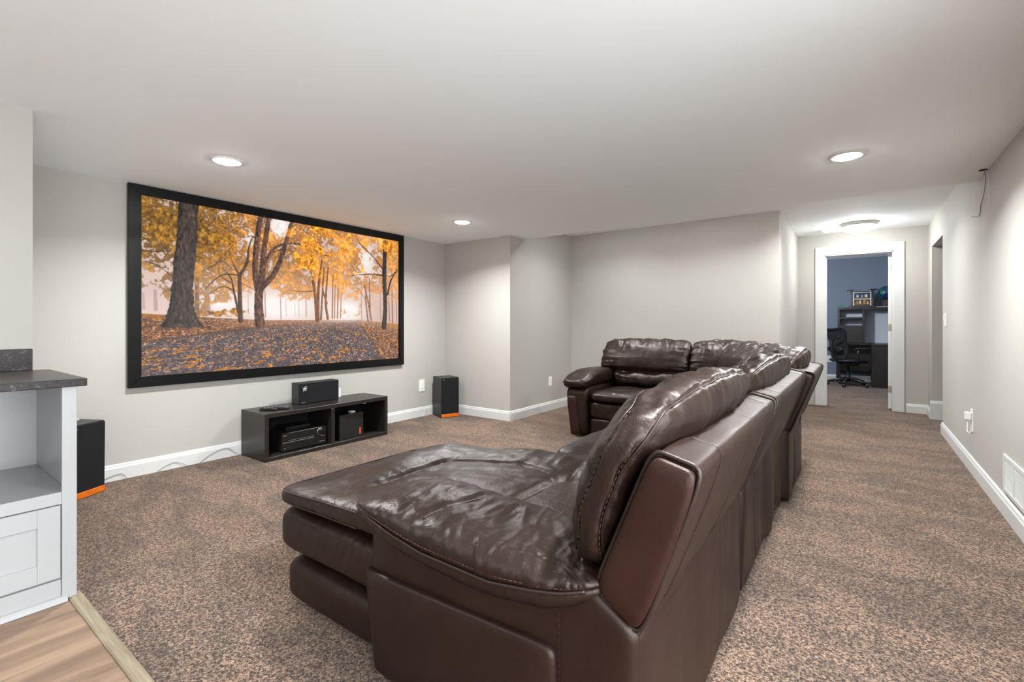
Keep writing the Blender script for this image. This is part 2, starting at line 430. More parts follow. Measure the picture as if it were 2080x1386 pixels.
baseboard('baseboard_right', (XR, 1.5), (XR, O0), (-1, 0))
baseboard('baseboard_door_right', (D1 + .125, DY), (XR, DY), (0, -1))
baseboard('baseboard_right_end', (XR, O1), (XR, DY - BT), (-1, 0))
baseboard('baseboard_opening', (XR - BT, O1), (XR + .9, O1), (0, -1), .215)
baseboard('baseboard_office', (-2.2, OY), (1.3, OY), (0, -1))

# door casing, jamb, leaf
def casing(y, d, name):
    w = .118
    def run(poly):
        return prism_me(name, poly, 'y', y, y + d, .004, 1)
    a = w * .93
    t = bpy.data.objects.new(name, None); C.objects.link(t); t.location = ((D0 + D1) / 2, y, 0); t['kind'] = 'structure'
    link('casing_side', run([(D0 - a, 0), (D0, 0), (D0, DZ), (D0 - a, DZ + a)]), M['trim'], t)
    link('casing_side', run([(D1, 0), (D1 + a, 0), (D1 + a, DZ + a), (D1, DZ)]), M['trim'], t)
    link('casing_head', run([(D0 - a, DZ + a), (D0, DZ), (D1, DZ), (D1 + a, DZ + a)]), M['trim'], t)
casing(DY - .018, .018, 'trim_2')
jb = bmesh.new(); addbox(jb, (D0, DY - .005, 0), (D0 + .012, DY + .135, DZ)); addbox(jb, (D1 - .012, DY - .005, 0), (D1, DY + .135, DZ)); addbox(jb, (D0, DY - .005, DZ - .012), (D1, DY + .135, DZ))
addbox(jb, (D0 + .012, DY + .06, 0), (D0 + .022, DY + .09, DZ - .012)); addbox(jb, (D0 + .012, DY + .06, DZ - .022), (D1 - .012, DY + .09, DZ - .012))
tagp(link('trim_3', bm_mesh(jb, 'trim_3'), M['trim']), kind='structure')
dr = empty('door_1', (D1 - .030, DY + .140, 0), -.22); dr['kind'] = 'structure'
lbox('door_leaf', (-.018, 0, .012), (.018, .72, DZ - .018), M['trim'], dr, .002, 1)
for s in (-1, 1):
    for z0, z1 in ((.2, .9), (1.05, 1.9)): lbox('door_panel', (s * .019 - .002, .1, z0), (s * .019 + .002, .62, z1), M['trim'], dr, .002, 1)
for z in (.22, 1.02, 1.82):
    h = lbox('hinge', (-.016, -.003, z), (.016, .0005, z + .09), M['hinge'], dr, .002, 1)
    link('hinge_pin', lathe_me('hinge_pin', [(0, -.047), (.005, -.047), (.005, .047), (0, .047)], 10), M['hinge'], h, loc=(.021, -.002, 0))
for s in (-1, 1):
    link('knob', lathe_me('knob', [(0, 0), (.026, 0), (.026, .006), (.010, .012), (.010, .03), (.026, .042), (.026, .056), (.012, .066), (0, .068)], 16), M['hinge'], dr, loc=(s * .018, .655, .95), rot=(0, s * math.pi / 2, 0))

# ------------------------------------------------------------------ ceiling lamps
def can(x, y, z, label, power=None, group='recessed ceiling lights', col=(.95, .985, 1.0)):
    t = tagp(empty('recessed_light', (x, y, z)), label, 'ceiling light', group)
    link('trim_ring', lathe_me('trim_ring', [(.068, .0), (.070, -.006), (.080, -.008), (.092, -.004), (.094, .0)], 32), M['plastic'], t, loc=(0, 0, 0))
    link('lens', lathe_me('lens', [(0, -.020), (.03, -.0185), (.055, -.0135), (.066, -.007), (.0695, -.002)], 32), M['lens'], t, loc=(0, 0, 0))
    l = bpy.data.lights.new('can_lamp', 'AREA'); l.shape = 'DISK'; l.size = .135; l.energy = power or CAN_POWER; l.spread = 2.5; l.color = col
    o = bpy.data.objects.new('can_lamp', l); C.objects.link(o); o.parent = t; o.location = (0, 0, -.0215)
can(-3.18, 1.345, CZ, 'round recessed ceiling light nearest the left half of the screen', CAN_POWER * .8)
can(-3.18, 3.515, CZ, 'round recessed ceiling light above the corner by the right tower speaker', CAN_POWER * .85)
can(-.06, 3.515, CZ, 'round recessed ceiling light near the right wall in front of the hallway', CAN_POWER * .8)
can(-.06, 1.30, CZ, 'round recessed ceiling light over the near end of the sofa')
can(-2.45, -.55, CZ, 'round recessed ceiling light over the bar cabinet', CAN_POWER * .25)
can(-.2, 5.42, UZ, 'unseen round recessed fill light added in the raised ceiling at the start of the hallway', CAN_POWER * .55)  # added out of sight behind the ceiling step to brighten the hallway
can(-2.35, 4.92, UZ, 'unseen round recessed fill light added in the raised ceiling over the left far sofa seat', CAN_POWER * .24)  # unseen can added to brighten the far wall
can(-1.25, 4.92, UZ, 'unseen round recessed fill light added in the raised ceiling over the sofa corner', CAN_POWER * .24)  # second unseen can, added for the same wall
can(-.9, -1.6, CZ, 'unseen round recessed fill light added over the vinyl floor', CAN_POWER * .6)  # added out of frame as extra light for the room
t = tagp(empty('dome_light', (0, 7.10, UZ)), 'flush mount dome light with white glass bowl on hallway ceiling', 'ceiling light')
link('metal_pan', lathe_me('metal_pan', [(0, 0), (.188, 0), (.19, -.012), (.178, -.020), (.172, -.034), (.16, -.04), (0, -.04)], 40), M['plastic'], t, loc=(0, 0, 0))
link('glass_bowl', lathe_me('glass_bowl', [(.150, -.041), (.146, -.060), (.125, -.085), (.09, -.103), (.05, -.113), (0, -.116)], 40), M['dome'], t, loc=(0, 0, 0))
t = tagp(empty('smoke_detector', (-.36, 7.38, UZ)), 'small round white smoke detector on hallway ceiling', 'smoke detector')
link('detector_body', lathe_me('detector_body', [(0, 0), (.062, 0), (.062, -.018), (.05, -.03), (0, -.032)], 28), M['plastic'], t, loc=(0, 0, 0))
link('sensor_cap', lathe_me('sensor_cap', [(0, 0), (.022, 0), (.02, -.006), (0, -.007)], 16), M['plastic'], t, loc=(0, 0, -.032))
fl = tagp(empty('added_floor_lamp', (-.85, 9.1, 0)), 'unseen floor lamp with a round glass shade added to light the office', 'lamp')  # added beside the doorway, out of view, as the office light source
link('base', lathe_me('base', [(0, 0), (.14, 0), (.14, .015), (.02, .03), (0, .03)], 24), M['black'], fl, loc=(0, 0, 0))
link('pole', lathe_me('pole', [(0, .03), (.011, .03), (.011, 1.76), (0, 1.76)], 12), M['black'], fl, loc=(0, 0, 0))
link('glass_shade', lathe_me('glass_shade', [(.085 * math.sin(t_), -.085 * math.cos(t_)) for t_ in np.linspace(0, math.pi, 14)], 20), emit('cool_glass', (.82, .90, 1), OFFICE_GLOW), fl, loc=(0, 0, 1.84))

# ------------------------------------------------------------------ projection screen with the autumn park picture
def paint(Wp=660, Hp=366):
    """the picture shown on the screen, computed colour by colour; positions are given in a measured 1848 x 1386 sketch frame"""
    src = np.array([(140, 138), (1752, 420), (1752, 1168), (138, 1282)], float); dst = np.array([(0, 0), (1, 0), (1, 1), (0, 1)], float)
    A = []; B = []
    for (x, y), (u, v) in zip(src, dst):
        A += [[x, y, 1, 0, 0, 0, -u * x, -u * y], [0, 0, 0, x, y, 1, -v * x, -v * y]]; B += [u, v]
    Hm = np.append(np.linalg.solve(np.array(A), np.array(B)), 1).reshape(3, 3); Hi = np.linalg.inv(Hm)
    def to(p):
        p = np.array(p, float).reshape(-1, 2); q = np.c_[p, np.ones(len(p))] @ Hm.T; return q[:, :2] / q[:, 2:] * [Wp, Hp]
    U, V = np.meshgrid((np.arange(Wp) + .5) / Wp, (np.arange(Hp) + .5) / Hp)
    q = np.stack([U, V, np.ones_like(U)], -1) @ Hi.T; SXp = q[..., 0] / q[..., 2]; SYp = q[..., 1] / q[..., 2]
    R_ = np.random.RandomState(11)
    def vn(cx, cy, seed):       # smooth value noise, cx x cy cells over the picture, roughly -1..1
        r = np.random.RandomState(seed); g = r.normal(size=(int(cy) + 3, int(cx) + 3)); x = U * cx; y = V * cy; i = x.astype(int); j = y.astype(int); fx = x - i; fy = y - j
        fx = fx * fx * (3 - 2 * fx); fy = fy * fy * (3 - 2 * fy)
        return ((g[j, i] * (1 - fx) + g[j, i + 1] * fx) * (1 - fy) + (g[j + 1, i] * (1 - fx) + g[j + 1, i + 1] * fx) * fy) * .8
    def nz(fx, fy, s, o=3): return sum(.5 ** k * vn(fx * 2 ** k, fy * 2 ** k, int(s * 100 + k)) for k in range(o)) * .62
    c = lambda *a: np.array(a, float)
    mix = lambda a, b, t: a + (b - a) * t[..., None]
    blob = lambda x, y, rx, ry: np.exp(-((SXp - x) / rx) ** 2 - ((SYp - y) / ry) ** 2)
    img = np.zeros((Hp, Wp, 3)) + c(232, 206, 196)
    img = mix(img, c(206, 168, 150), np.clip(.7 * sstep(760, 350, SYp) + .4 * nz(5, 3, 1), 0, 1))
    def glow(x, y, rx, ry, a, col=(255, 247, 243)):
        nonlocal img
        img = mix(img, c(*col), np.clip(a * blob(x, y, rx, ry), 0, 1))
    glow(1000, 330, 75, 90, 1.2); glow(1000, 840, 230, 90, 1.3); glow(640, 820, 150, 70, 1.0); glow(1420, 870, 110, 70, 1.3); glow(1545, 540, 60, 120, .9); glow(820, 420, 40, 80, .9); glow(210, 380, 60, 60, .6); glow(600, 270, 60, 40, .7)
    glow(220, 740, 150, 80, .5, (214, 190, 186))
    gl = np.interp(SXp, [100, 500, 900, 1500, 1760], [880, 905, 925, 922, 950])
    def stroke(pts, w, col, a=1.0, tex=0, blur=1.0, ragged=0):
        nonlocal img
        P = to(spline(pts, 30) if len(pts) > 2 else pts); n = len(P); s = Wp / 1848 * 1.08
        ws = np.interp(np.linspace(0, 1, n), np.linspace(0, 1, len(w)), w) * s
        x0, x1 = int(max(0, P[:, 0].min() - 20)), int(min(Wp, P[:, 0].max() + 20)); y0, y1 = int(max(0, P[:, 1].min() - 20)), int(min(Hp, P[:, 1].max() + 20))
        if x1 <= x0 or y1 <= y0: return
        X, Y = np.meshgrid(np.arange(x0, x1) + .5, np.arange(y0, y1) + .5); D = np.full(X.shape, 1e9); SD = np.zeros(X.shape)
        for i in range(n - 1):
            a0, b0 = P[i], P[i + 1]; d = b0 - a0; L = max((d ** 2).sum(), 1e-9); t = np.clip(((X - a0[0]) * d[0] + (Y - a0[1]) * d[1]) / L, 0, 1)
            wd = (ws[i] + (ws[i + 1] - ws[i]) * t) / 2; dd = np.hypot(X - a0[0] - t * d[0], Y - a0[1] - t * d[1]) - wd
            m_ = dd < D; D = np.where(m_, dd, D); SD = np.where(m_, (X - a0[0] - t * d[0]) / np.maximum(wd, .5), SD)
        if ragged: D = D + ragged * nzR[y0:y1, x0:x1]
        m = np.clip(.5 - D / blur, 0, 1) * a; cc = np.zeros(X.shape + (3,)) + c(*col)
        if tex: cc = cc * (1 + tex * nzT[y0:y1, x0:x1] + .22 * np.clip(SD, -1, 1))[..., None]
        img[y0:y1, x0:x1] = mix(img[y0:y1, x0:x1], cc, m)
    nzR = nz(120, 70, 90, 2); nzT = nz(220, 60, 91, 2)
    # ground
    dpt = np.clip((SYp - gl), .5, None); w_ = 1 / (dpt + 30)
    gx = (SXp - 1430) * w_ * 40; gy = 130 * np.log((dpt + 30) / 30) * .55
    def gn(cell, seed):
        x = gx / cell + 400; y = gy / cell + 50; i = np.floor(x).astype(int); j = np.floor(y).astype(int); fx = x - i; fy = y - j; fx = fx * fx * (3 - 2 * fx); fy = fy * fy * (3 - 2 * fy)
        h = lambda a, b: np.sin(a * 127.1 + b * 311.7 + seed * 17.3) * 43758.5453 % 1 * 2 - 1
        return (h(i, j) * (1 - fx) + h(i + 1, j) * fx) * (1 - fy) + (h(i, j + 1) * (1 - fx) + h(i + 1, j + 1) * fx) * fy
    g1 = gn(2.6, 1); g2 = gn(9.0, 2); g3 = gn(1.2, 3); g4 = gn(3.6, 4); fine = nz(230, 128, 5, 2)
    kl = np.interp(SXp, [130, 600, 1000, 1430], [1062, 1000, 956, 925]); kr = np.interp(SYp, [940, 1060, 1170], [1505, 1585, 1650])
    path = sstep(-4, 10, SYp - kl) * sstep(-4, 10, kr - SXp)
    soil = c(126, 86, 62) * (1 + .45 * fine + .25 * g3)[..., None]; asph = c(96, 82, 84) * (1 + .32 * fine + .06 * g2)[..., None]
    grd = mix(soil, asph, path)
    lv = c(204, 126, 38) * np.clip(1 + .3 * g3 + .35 * fine, .4, 1.4)[..., None]; lp = c(220, 178, 154) * (1 + .25 * fine)[..., None]
    a2 = sstep(.42, .62, g3 * .9 + .25 * fine + .1 * g2); a1 = sstep(.38, .58, g1 * .75 + g4 * .45 + .25 * g2 + .10 * (1 - path))
    grd = mix(grd, lp, a2 * .7); grd = mix(grd, lv, a1 * .88)
    kb = np.exp(-((SYp - kl - 4) / 6) ** 2) * sstep(1250, 1000, SXp) + np.exp(-((SXp - kr) / 7) ** 2) * sstep(930, 980, SYp) * .8; grd = mix(grd, c(84, 62, 56), np.clip(kb, 0, 1) * .75)
    grd = mix(grd, c(206, 160, 140), sstep(80, 0, dpt) * .5 * sstep(300, 900, SXp)); grd = mix(grd, c(248, 220, 206), sstep(30, 0, dpt) * .65 * np.exp(-((SXp - 1400) / 170) ** 2))
    grd = mix(grd, c(196, 128, 44), sstep(44, 6, dpt) * .6 * (sstep(420, 200, SXp) + sstep(1600, 1680, SXp)))
    grd = mix(grd, c(52, 40, 36), np.exp(-((SXp - 400) / 150) ** 2 - ((SYp - 968) / 14) ** 2) * .6)
    img = mix(img, grd, sstep(-2, 4, SYp - gl))
    for x, yb, yt, w, cl in ((555, 880, 740, 34, (176, 138, 126)), (238, 860, 740, 18, (182, 156, 152)), (165, 855, 760, 12, (190, 166, 160)), (492, 905, 560, 24, (112, 80, 56)), (1012, 920, 780, 7, (178, 146, 134)), (915, 905, 740, 8, (168, 136, 122)), (1045, 900, 790, 8, (226, 202, 194)),
                             (1125, 905, 790, 8, (222, 196, 188)), (1170, 900, 740, 12, (208, 176, 164)), (1100, 900, 800, 6, (226, 208, 202)), (1715, 940, 700, 18, (158, 114, 98)), (1740, 945, 690, 12, (170, 124, 108)), (1695, 935, 780, 14, (170, 124, 108)), (810, 890, 760, 6, (206, 178, 168)), (1640, 940, 720, 10, (190, 146, 128)), (1520, 930, 740, 10, (196, 152, 132))):
        stroke([(x, yb), (x - 4, yt)], [w, w * .8], cl, .8, 0, 1.6)
    m = sstep(-.1, .35, nz(60, 34, 4) + .75 - np.abs((SXp - 640) / 165) ** 4 - ((SYp - 882) / 30) ** 2); img = mix(img, c(176, 116, 40) * (1 + .35 * nz(120, 70, 6, 2))[..., None], m * .85)
    n4 = nz(30, 17, 21, 3); n5 = nz(110, 62, 22, 2); n6 = nz(200, 112, 23, 1)
    # background foliage
    n1 = nz(13, 8, 11, 4); n2 = nz(55, 31, 12, 2); n3 = nz(150, 84, 13, 2); n0 = nz(5, 3, 14, 2)
    low = np.interp(SXp, [130, 330, 520, 700, 900, 1050, 1300, 1440, 1560, 1760], [640, 700, 800, 780, 760, 790, 830, 800, 760, 800])
    dens = sstep(70, -70, SYp - low + 130 * n1)
    dens *= 1 - 1.0 * np.clip(blob(1000, 330, 62, 95) + .85 * blob(1545, 555, 40, 110) + .7 * blob(820, 420, 26, 90) + .6 * blob(180, 640, 60, 40), 0, 1)
    warm = sstep(300, 1050, SXp)
    base = c(146, 104, 38) + warm[..., None] * (c(222, 138, 50) - c(146, 104, 38))
    lace = sstep(-.25, .30, n2 * .8 + n3 * .55 + 1.15 * dens + .5 * n1 - .62)
    leaf = base * np.clip(1 + .30 * n0 + .42 * n1 + .36 * n2 + .34 * n3, .35, 1.5)[..., None]
    hz = sstep(430, 830, SYp) * .50 + .16 * warm
    leaf = mix(leaf, c(236, 184, 144), np.clip(hz, 0, .8)); img = mix(img, leaf, lace * np.clip(dens * 1.8, 0, 1) * .95)
    sky = sstep(.40, .60, n5 * .8 + n6 * .7 + .25 * n2) * sstep(650, 430, SYp) * .7; img = mix(img, c(240, 222, 210), sky)
    hb = (132, 86, 54)
    for pts, w in (([(1240, 925), (1228, 780), (1212, 680)], [34, 24, 20]), ([(1244, 920), (1246, 740), (1262, 600), (1270, 540)], [24, 20, 16, 8]), ([(1262, 920), (1270, 780), (1282, 590)], [16, 13, 10]),
                   ([(1305, 915), (1292, 800), (1308, 590)], [20, 16, 10]), ([(1215, 740), (1150, 745), (1060, 735)], [8, 6, 3]), ([(1300, 820), (1275, 740), (1270, 680)], [12, 9, 7]), ([(1225, 700), (1190, 600), (1140, 540)], [8, 6, 3])): stroke(pts, w, hb, .9, .3, 1.3)
    for x, w, yt in ((1333, 12, 640), (1347, 9, 700), (1366, 12, 720), (1385, 8, 760)): stroke([(x, 912), (x + 4, yt)], [w, w * .8], (160, 106, 70), .8, 0, 1.5)
    for pts, w in (([(1582, 940), (1562, 820), (1535, 700)], [18, 15, 12]), ([(1560, 935), (1545, 800), (1548, 690)], [14, 12, 8]), ([(1572, 860), (1568, 660)], [13, 9]), ([(1545, 800), (1510, 740), (1490, 715)], [6, 5, 3])): stroke(pts, w, (150, 104, 84), .88, .3, 1.3)
    tb = (84, 60, 52)
    for pts, w in (([(760, 930), (756, 800), (754, 640)], [30, 25, 22]), ([(754, 645), (800, 565), (812, 470), (835, 400)], [20, 16, 11, 6]), ([(752, 640), (715, 570), (690, 490)], [13, 9, 4]), ([(745, 872), (720, 750), (700, 660), (650, 600)], [14, 11, 8, 4]),
                   ([(745, 640), (650, 640), (580, 690), (540, 730)], [8, 7, 5, 3]), ([(720, 740), (650, 715), (570, 760)], [7, 6, 3]), ([(700, 690), (640, 650), (620, 600)], [7, 5, 3]), ([(560, 600), (640, 540), (740, 420)], [4, 8, 4]), ([(790, 570), (830, 550)], [8, 4]), ([(760, 690), (820, 720), (860, 745)], [4, 3, 2]), ([(700, 600), (660, 560), (600, 560)], [5, 4, 2])): stroke(pts, w, tb, .94, .3)
    tc_ = (96, 68, 58)
    for pts, w in (([(880, 945), (872, 820), (880, 690)], [64, 52, 52]), ([(868, 720), (850, 610), (862, 430), (890, 250)], [44, 34, 34, 34]), ([(890, 700), (900, 560), (915, 420), (942, 250)], [44, 38, 32, 28]), ([(890, 715), (960, 645), (1015, 530), (1050, 410), (1085, 290)], [46, 34, 30, 26, 22]),
                   ([(915, 570), (950, 490), (1030, 445), (1130, 445), (1230, 485), (1330, 530)], [16, 15, 13, 9, 7, 3]), ([(960, 495), (1030, 475), (1085, 485)], [9, 7, 4]), ([(860, 410), (830, 395), (800, 400)], [9, 6, 3])): stroke(pts, w, tc_, .97, .5, 1.0, .7)
    rb_ = (58, 44, 38)
    for pts, w in (([(1660, 968), (1668, 840), (1662, 640), (1668, 430)], [46, 38, 40, 36]), ([(1682, 760), (1705, 670), (1745, 600)], [18, 13, 9]), ([(1690, 650), (1725, 630), (1755, 605)], [7, 6, 5]), ([(1650, 640), (1570, 632), (1455, 642)], [11, 7, 3]), ([(1652, 600), (1590, 520), (1520, 450), (1475, 390)], [10, 8, 6, 3])): stroke(pts, w, rb_, .97, .45, 1.0, .7)
    # near foliage, leaf clumps hanging in front of the branches
    dl = 1.05 * sstep(700, 330, SYp) * sstep(840, 520, SXp) + 1.1 * blob(1715, 470, 80, 70) + .8 * sstep(800, 560, SYp) * sstep(980, 1150, SXp) * sstep(1640, 1480, SXp) + .6 * blob(620, 470, 200, 120) + .5 * blob(220, 640, 120, 70)
    m = sstep(.02, .30, n4 * .9 + n5 * .5 + n1 * .5 + dl * .8 - .62) * np.clip(dl * 1.5, 0, 1)
    fg = c(130, 90, 26) + sstep(480, 1150, SXp)[..., None] * (c(224, 138, 36) - c(130, 90, 26)); fg = fg * np.clip(1 + .55 * n5 + .4 * n6 + .25 * n4, .3, 1.6)[..., None]
    img = mix(img, fg, m * .9)
    br = (70, 50, 36)
    for pts, w in (([(140, 290), (200, 255), (260, 200)], [5, 4, 2]), ([(138, 485), (220, 498), (330, 490)], [6, 5, 2]), ([(175, 555), (260, 590), (335, 650)], [6, 4, 3]), ([(560, 330), (600, 295), (615, 250)], [6, 5, 3]), ([(520, 620), (600, 580), (680, 530)], [4, 4, 3]), ([(640, 330), (700, 360), (760, 330)], [4, 4, 2])): stroke(pts, w, br, .8)
    # the big trunk
    Lx = np.interp(SYp, [150, 300, 420, 560, 680, 800, 880, 930, 968], [380, 370, 362, 345, 335, 324, 306, 285, 255]); Rx = np.interp(SYp, [200, 300, 400, 480, 600, 720, 840, 905, 940, 960], [508, 496, 499, 490, 478, 470, 474, 488, 510, 535])
    wob = 5 * nz(40, 60, 31, 2); inn = np.clip(np.minimum(SXp - Lx + wob, Rx - SXp + wob) / 4, 0, 1) * sstep(974, 962, SYp + 8 * nz(40, 30, 33)); u = (SXp - Lx) / (Rx - Lx)
    bark = c(64, 52, 47) * np.clip(1 + .55 * nz(230, 46, 34, 2) + .18 * np.exp(-((u - .6) / .25) ** 2) - .35 * np.exp(-(u / .15) ** 2), .3, 2)[..., None]
    img = mix(img, bark, inn)
    img = np.clip(img, 8, 255) / 255
    return np.where(img <= .04045, img / 12.92, ((img + .055) / 1.055) ** 2.4)

PY0, PY1, PZ0, PZ1 = 1.203, 3.606, .722, 2.047
FX = XL + .002
scr = tagp(empty('projection_screen', (XL, (PY0 + PY1) / 2, .645)), 'large framed projection screen on the wall showing an autumn park', 'projector screen')
Wp, Hp = 660, 366
img = paint(Wp, Hp)
yy = np.linspace(PY0 - .004, PY1 + .004, Wp + 1); zz = np.linspace(PZ1 + .004, PZ0 - .004, Hp + 1)
Yg, Zg = np.meshgrid(yy, zz); Vp = np.c_[np.full(Yg.size, FX + .012), Yg.ravel(), Zg.ravel()]
ii, jj = np.meshgrid(np.arange(Hp), np.arange(Wp), indexing='ij'); a0 = ii * (Wp + 1) + jj
Fp = np.stack([a0, a0 + Wp + 1, a0 + Wp + 2, a0 + 1], -1).reshape(-1, 4)
pme = mesh('picture', Vp, Fp)
pad = np.pad(img, ((0, 1), (0, 1), (0, 0)), 'edge').reshape(-1, 3)
ca = pme.color_attributes.new('picture', 'FLOAT_COLOR', 'POINT'); ca.data.foreach_set('color', np.c_[pad, np.ones(len(pad))].ravel().astype(np.float32))
m, nt, b = newmat('projected_picture'); at = node(nt, 'ShaderNodeAttribute', attribute_name='picture')
b.inputs['Base Color'].default_value = (.02, .02, .02, 1); b.inputs['Roughness'].default_value = .9; b.inputs['Specular IOR Level'].default_value = .1
nt.links.new(at.outputs['Color'], b.inputs['Emission Color']); b.inputs['Emission Strength'].default_value = .97 / 2 ** .98
link('picture', pme, m, scr)
A0, A1, B0, B1 = 1.124, 3.673, .644, 2.119
for poly in ([(A0, B0), (PY0, PZ0), (PY0, PZ1), (A0, B1)], [(A1, B1), (PY1, PZ1), (PY1, PZ0), (A1, B0)], [(A0 + .001, B1), (PY0, PZ1 + .0005), (PY1, PZ1 + .0005), (A1 - .001, B1)], [(A1 - .001, B0), (PY1, PZ0 - .0005), (PY0, PZ0 - .0005), (A0 + .001, B0)]):
    cy = sum(p[0] for p in poly) / 4; cz = sum(p[1] for p in poly) / 4
    poly = [(cy + (p[0] - cy) * .9995, cz + (p[1] - cz) * .9995) for p in poly]
    link('frame_rail', prism_me('frame_rail', poly, 'x', FX, FX + .034, .003, 2), M['frame'], scr)

# ------------------------------------------------------------------ media console and what stands on and in it
K0, K1, KX0, KX1, KZ = 1.892, 3.112, -4.212, -3.815, .385
con = tagp(empty('media_console', (-4.0, 2.5, 0)), 'low black-brown open media console under the screen', 'tv stand')
box('top_board', (KX0, K0, KZ - .034), (KX1, K1, KZ), M['blackwood'], con, .0015, 1)
box('bottom_board', (KX0, K0, 0), (KX1, K1, .034), M['blackwood'], con, .0015, 1)
for y in (K0, (K0 + K1) / 2 - .017, K1 - .034): box('upright', (KX0, y, .0341), (KX1, y + .034, KZ - .0341), M['blackwood'], con, .0015, 1)
box('back_board', (KX0, K0 + .034, .034), (KX0 + .012, K1 - .034, KZ - .034), M['dark'], con)

def decal_star(parent, x, y, z, r):
    st = []
    for k in range(9):
        t = 2 * math.pi * k / 9 + .2; L = r * (1 if k % 2 else .72)
        st.append((t, L))
    bm = bmesh.new()
    for t, L in st:
        d = Vector((0, math.sin(t), math.cos(t))); m_ = Matrix.Translation(Vector((x, y, z)) + d * L * .5) @ d.to_track_quat('Z', 'X').to_matrix().to_4x4()
        bmesh.ops.create_cone(bm, cap_ends=True, segments=6, radius1=r * .05, radius2=r * .13, depth=L * .95, matrix=m_)
    bmesh.ops.create_uvsphere(bm, u_segments=10, v_segments=6, radius=r * .16, matrix=Matrix.Translation((x, y, z)))
    return link('silver_star', bm_mesh(bm, 'silver_star'), M['silver'], parent)

# centre speaker, turned a little towards the seats
cs = tagp(empty('center_speaker', (-4.085, 2.50, KZ)), 'black centre speaker with silver starburst badge on the media console', 'speaker')
lbox('speaker_cabinet', (-.062, -.205, 0), (.048, .205, .190), M['vinyl_black'], cs, .002, 1)
lbox('grille', (.0481, -.200, .005), (.060, .200, .185), M['grille'], cs, .003, 2)
star = decal_star(cs, 0, 0, 0, .028); star.location = (.063, -.155, .138)
lbox('name_badge', (.0601, -.185, .014), (.0615, -.145, .020), M['silver'], cs)
cs.rotation_euler = (0, 0, .03)
# receiver
rc = tagp(empty('av_receiver', (-3.99, 2.26, .0342)), 'black home theatre receiver in the left bay of the console', 'receiver')
lbox('receiver_case', (-.15, -.20, .012), (.118, .20, .158), M['black'], rc, .002, 1)
lbox('front_panel', (.1181, -.203, .010), (.128, .203, .160), M['gloss'], rc, .002, 1)
for y in (-.17, .17): lbox('foot', (.06, y - .02, 0), (.1, y + .02, .0119), M['black'], rc, .002, 1)
lbox('display_window', (.1281, -.15, .103), (.129, .09, .148), M['gloss'], rc)
lbox('silver_line', (.1281, -.15, .093), (.1296, .08, .0955), M['silver'], rc)
lbox('silver_line', (.1281, -.197, .0775), (.1300, .085, .0825), M['silver'], rc)
lbox('silver_line', (.1281, -.150, .156), (.1296, .155, .158), M['silver'], rc)
lbox('name_badge', (.1281, -.193, .136), (.1290, -.160, .141), M['silver'], rc)
lbox('name_badge', (.1281, .135, .030), (.1290, .185, .036), M['silver'], rc)
lbox('silver_button', (.1281, .150, .077), (.131, .182, .082), M['silver'], rc)
kn = link('volume_knob', lathe_me('volume_knob', [(0, .018), (.020, .018), (.024, .014), (.025, 0), (0, 0)], 28), M['gloss'], rc, loc=(.1281, .140, .122), rot=(0, math.pi / 2, 0))
link('knob_ring', lathe_me('knob_ring', [(.0252, .0), (.0285, .0), (.0285, .006), (.0252, .006)], 28), M['silver'], kn, loc=(0, 0, 0))
for k in range(6):
    link('button', lathe_me('button', [(0, .004), (.0035, .004), (.004, 0), (0, 0)], 10), M['silver'] if k == 0 else M['black'], rc, loc=(.1281, -.18 + .035 * k, .033), rot=(0, math.pi / 2, 0))
gb = tagp(empty('flat_media_box', (-4.03, 2.245, .196)), 'thin black media box lying on top of the receiver', 'media player')
lbox('case', (-.09, -.11, -.0035), (.09, .11, .028), M['gloss'], gb, .004, 2)
lbox('front_slot', (.0901, -.07, .010), (.0912, .07, .013), M['black'], gb)
# game console standing in the right bay
gc = tagp(empty('game_console', (-3.97, 2.72, .0343), .10), 'upright black game console with glowing red strip in the right bay', 'game console')
lbox('case', (-.11, -.142, 0), (.10, .142, .228), M['gloss'], gc, .004, 2)
lbox('front_panel', (.1001, -.139, .004), (.106, .139, .224), M['black'], gc, .002, 1)
lbox('red_strip', (.1061, .092, .020), (.1085, .103, .080), M['red'], gc)
lbox('groove', (.1061, -.12, .03), (.1068, .03, .0325), M['gloss'], gc)
wb = tagp(empty('small_white_box', (-3.93, 2.78, .2625)), 'small white box lying on top of the game console', 'box')
lbox('case', (-.03, -.022, -.0001), (.02, .022, .012), M['plastic'], wb, .002, 1); lbox('lid_line', (.0201, -.02, .005), (.0206, .02, .006), M['wire'], wb)
tagp(box('paper_label', (KX1 - .052, 2.83, KZ - .0395), (KX1 - .012, 2.86, KZ - .0345), M['plastic']), 'tiny white sticker under the console top in the right bay', 'sticker')
# remotes
def remote(x, y, rz, L, label):
    t = tagp(empty('remote_control', (x, y, KZ), rz), label, 'remote control', 'remotes on the media console')
    P, F = soft((10, 24, 6), 5, 3); V = P * [.022, L / 2, .010]; V[:, 2] += .0102
    link('body', mesh('body', V, F, True), M['black'], t, loc=(0, 0, 0))
    for i in range(5):
        for j in range(3):
            link('button', lathe_me('button', [(0, .003), (.0035, .003), (.0042, 0), (0, 0)], 8), M['wire'] if (i + j) % 3 == 0 else M['gloss'], t, loc=((j - 1) * .013, L * (-.3 + .15 * i), .0195))
remote(-3.985, 2.008, -.94, .15, 'black remote control lying nearer the edge of the console top')
remote(-3.962, 2.092, -.90, .17, 'longer black remote control lying behind the other one')
# white device behind the centre speaker
wd = tagp(empty('white_network_device', (-4.15, 2.775, KZ)), 'small white upright device with blue light beside the centre speaker', 'router')
lbox('case', (-.014, -.022, 0), (.014, .022, .092), M['plastic'], wd, .006, 3); lbox('blue_light', (.0141, -.018, .035), (.0152, -.006, .043), M['blue'], wd)

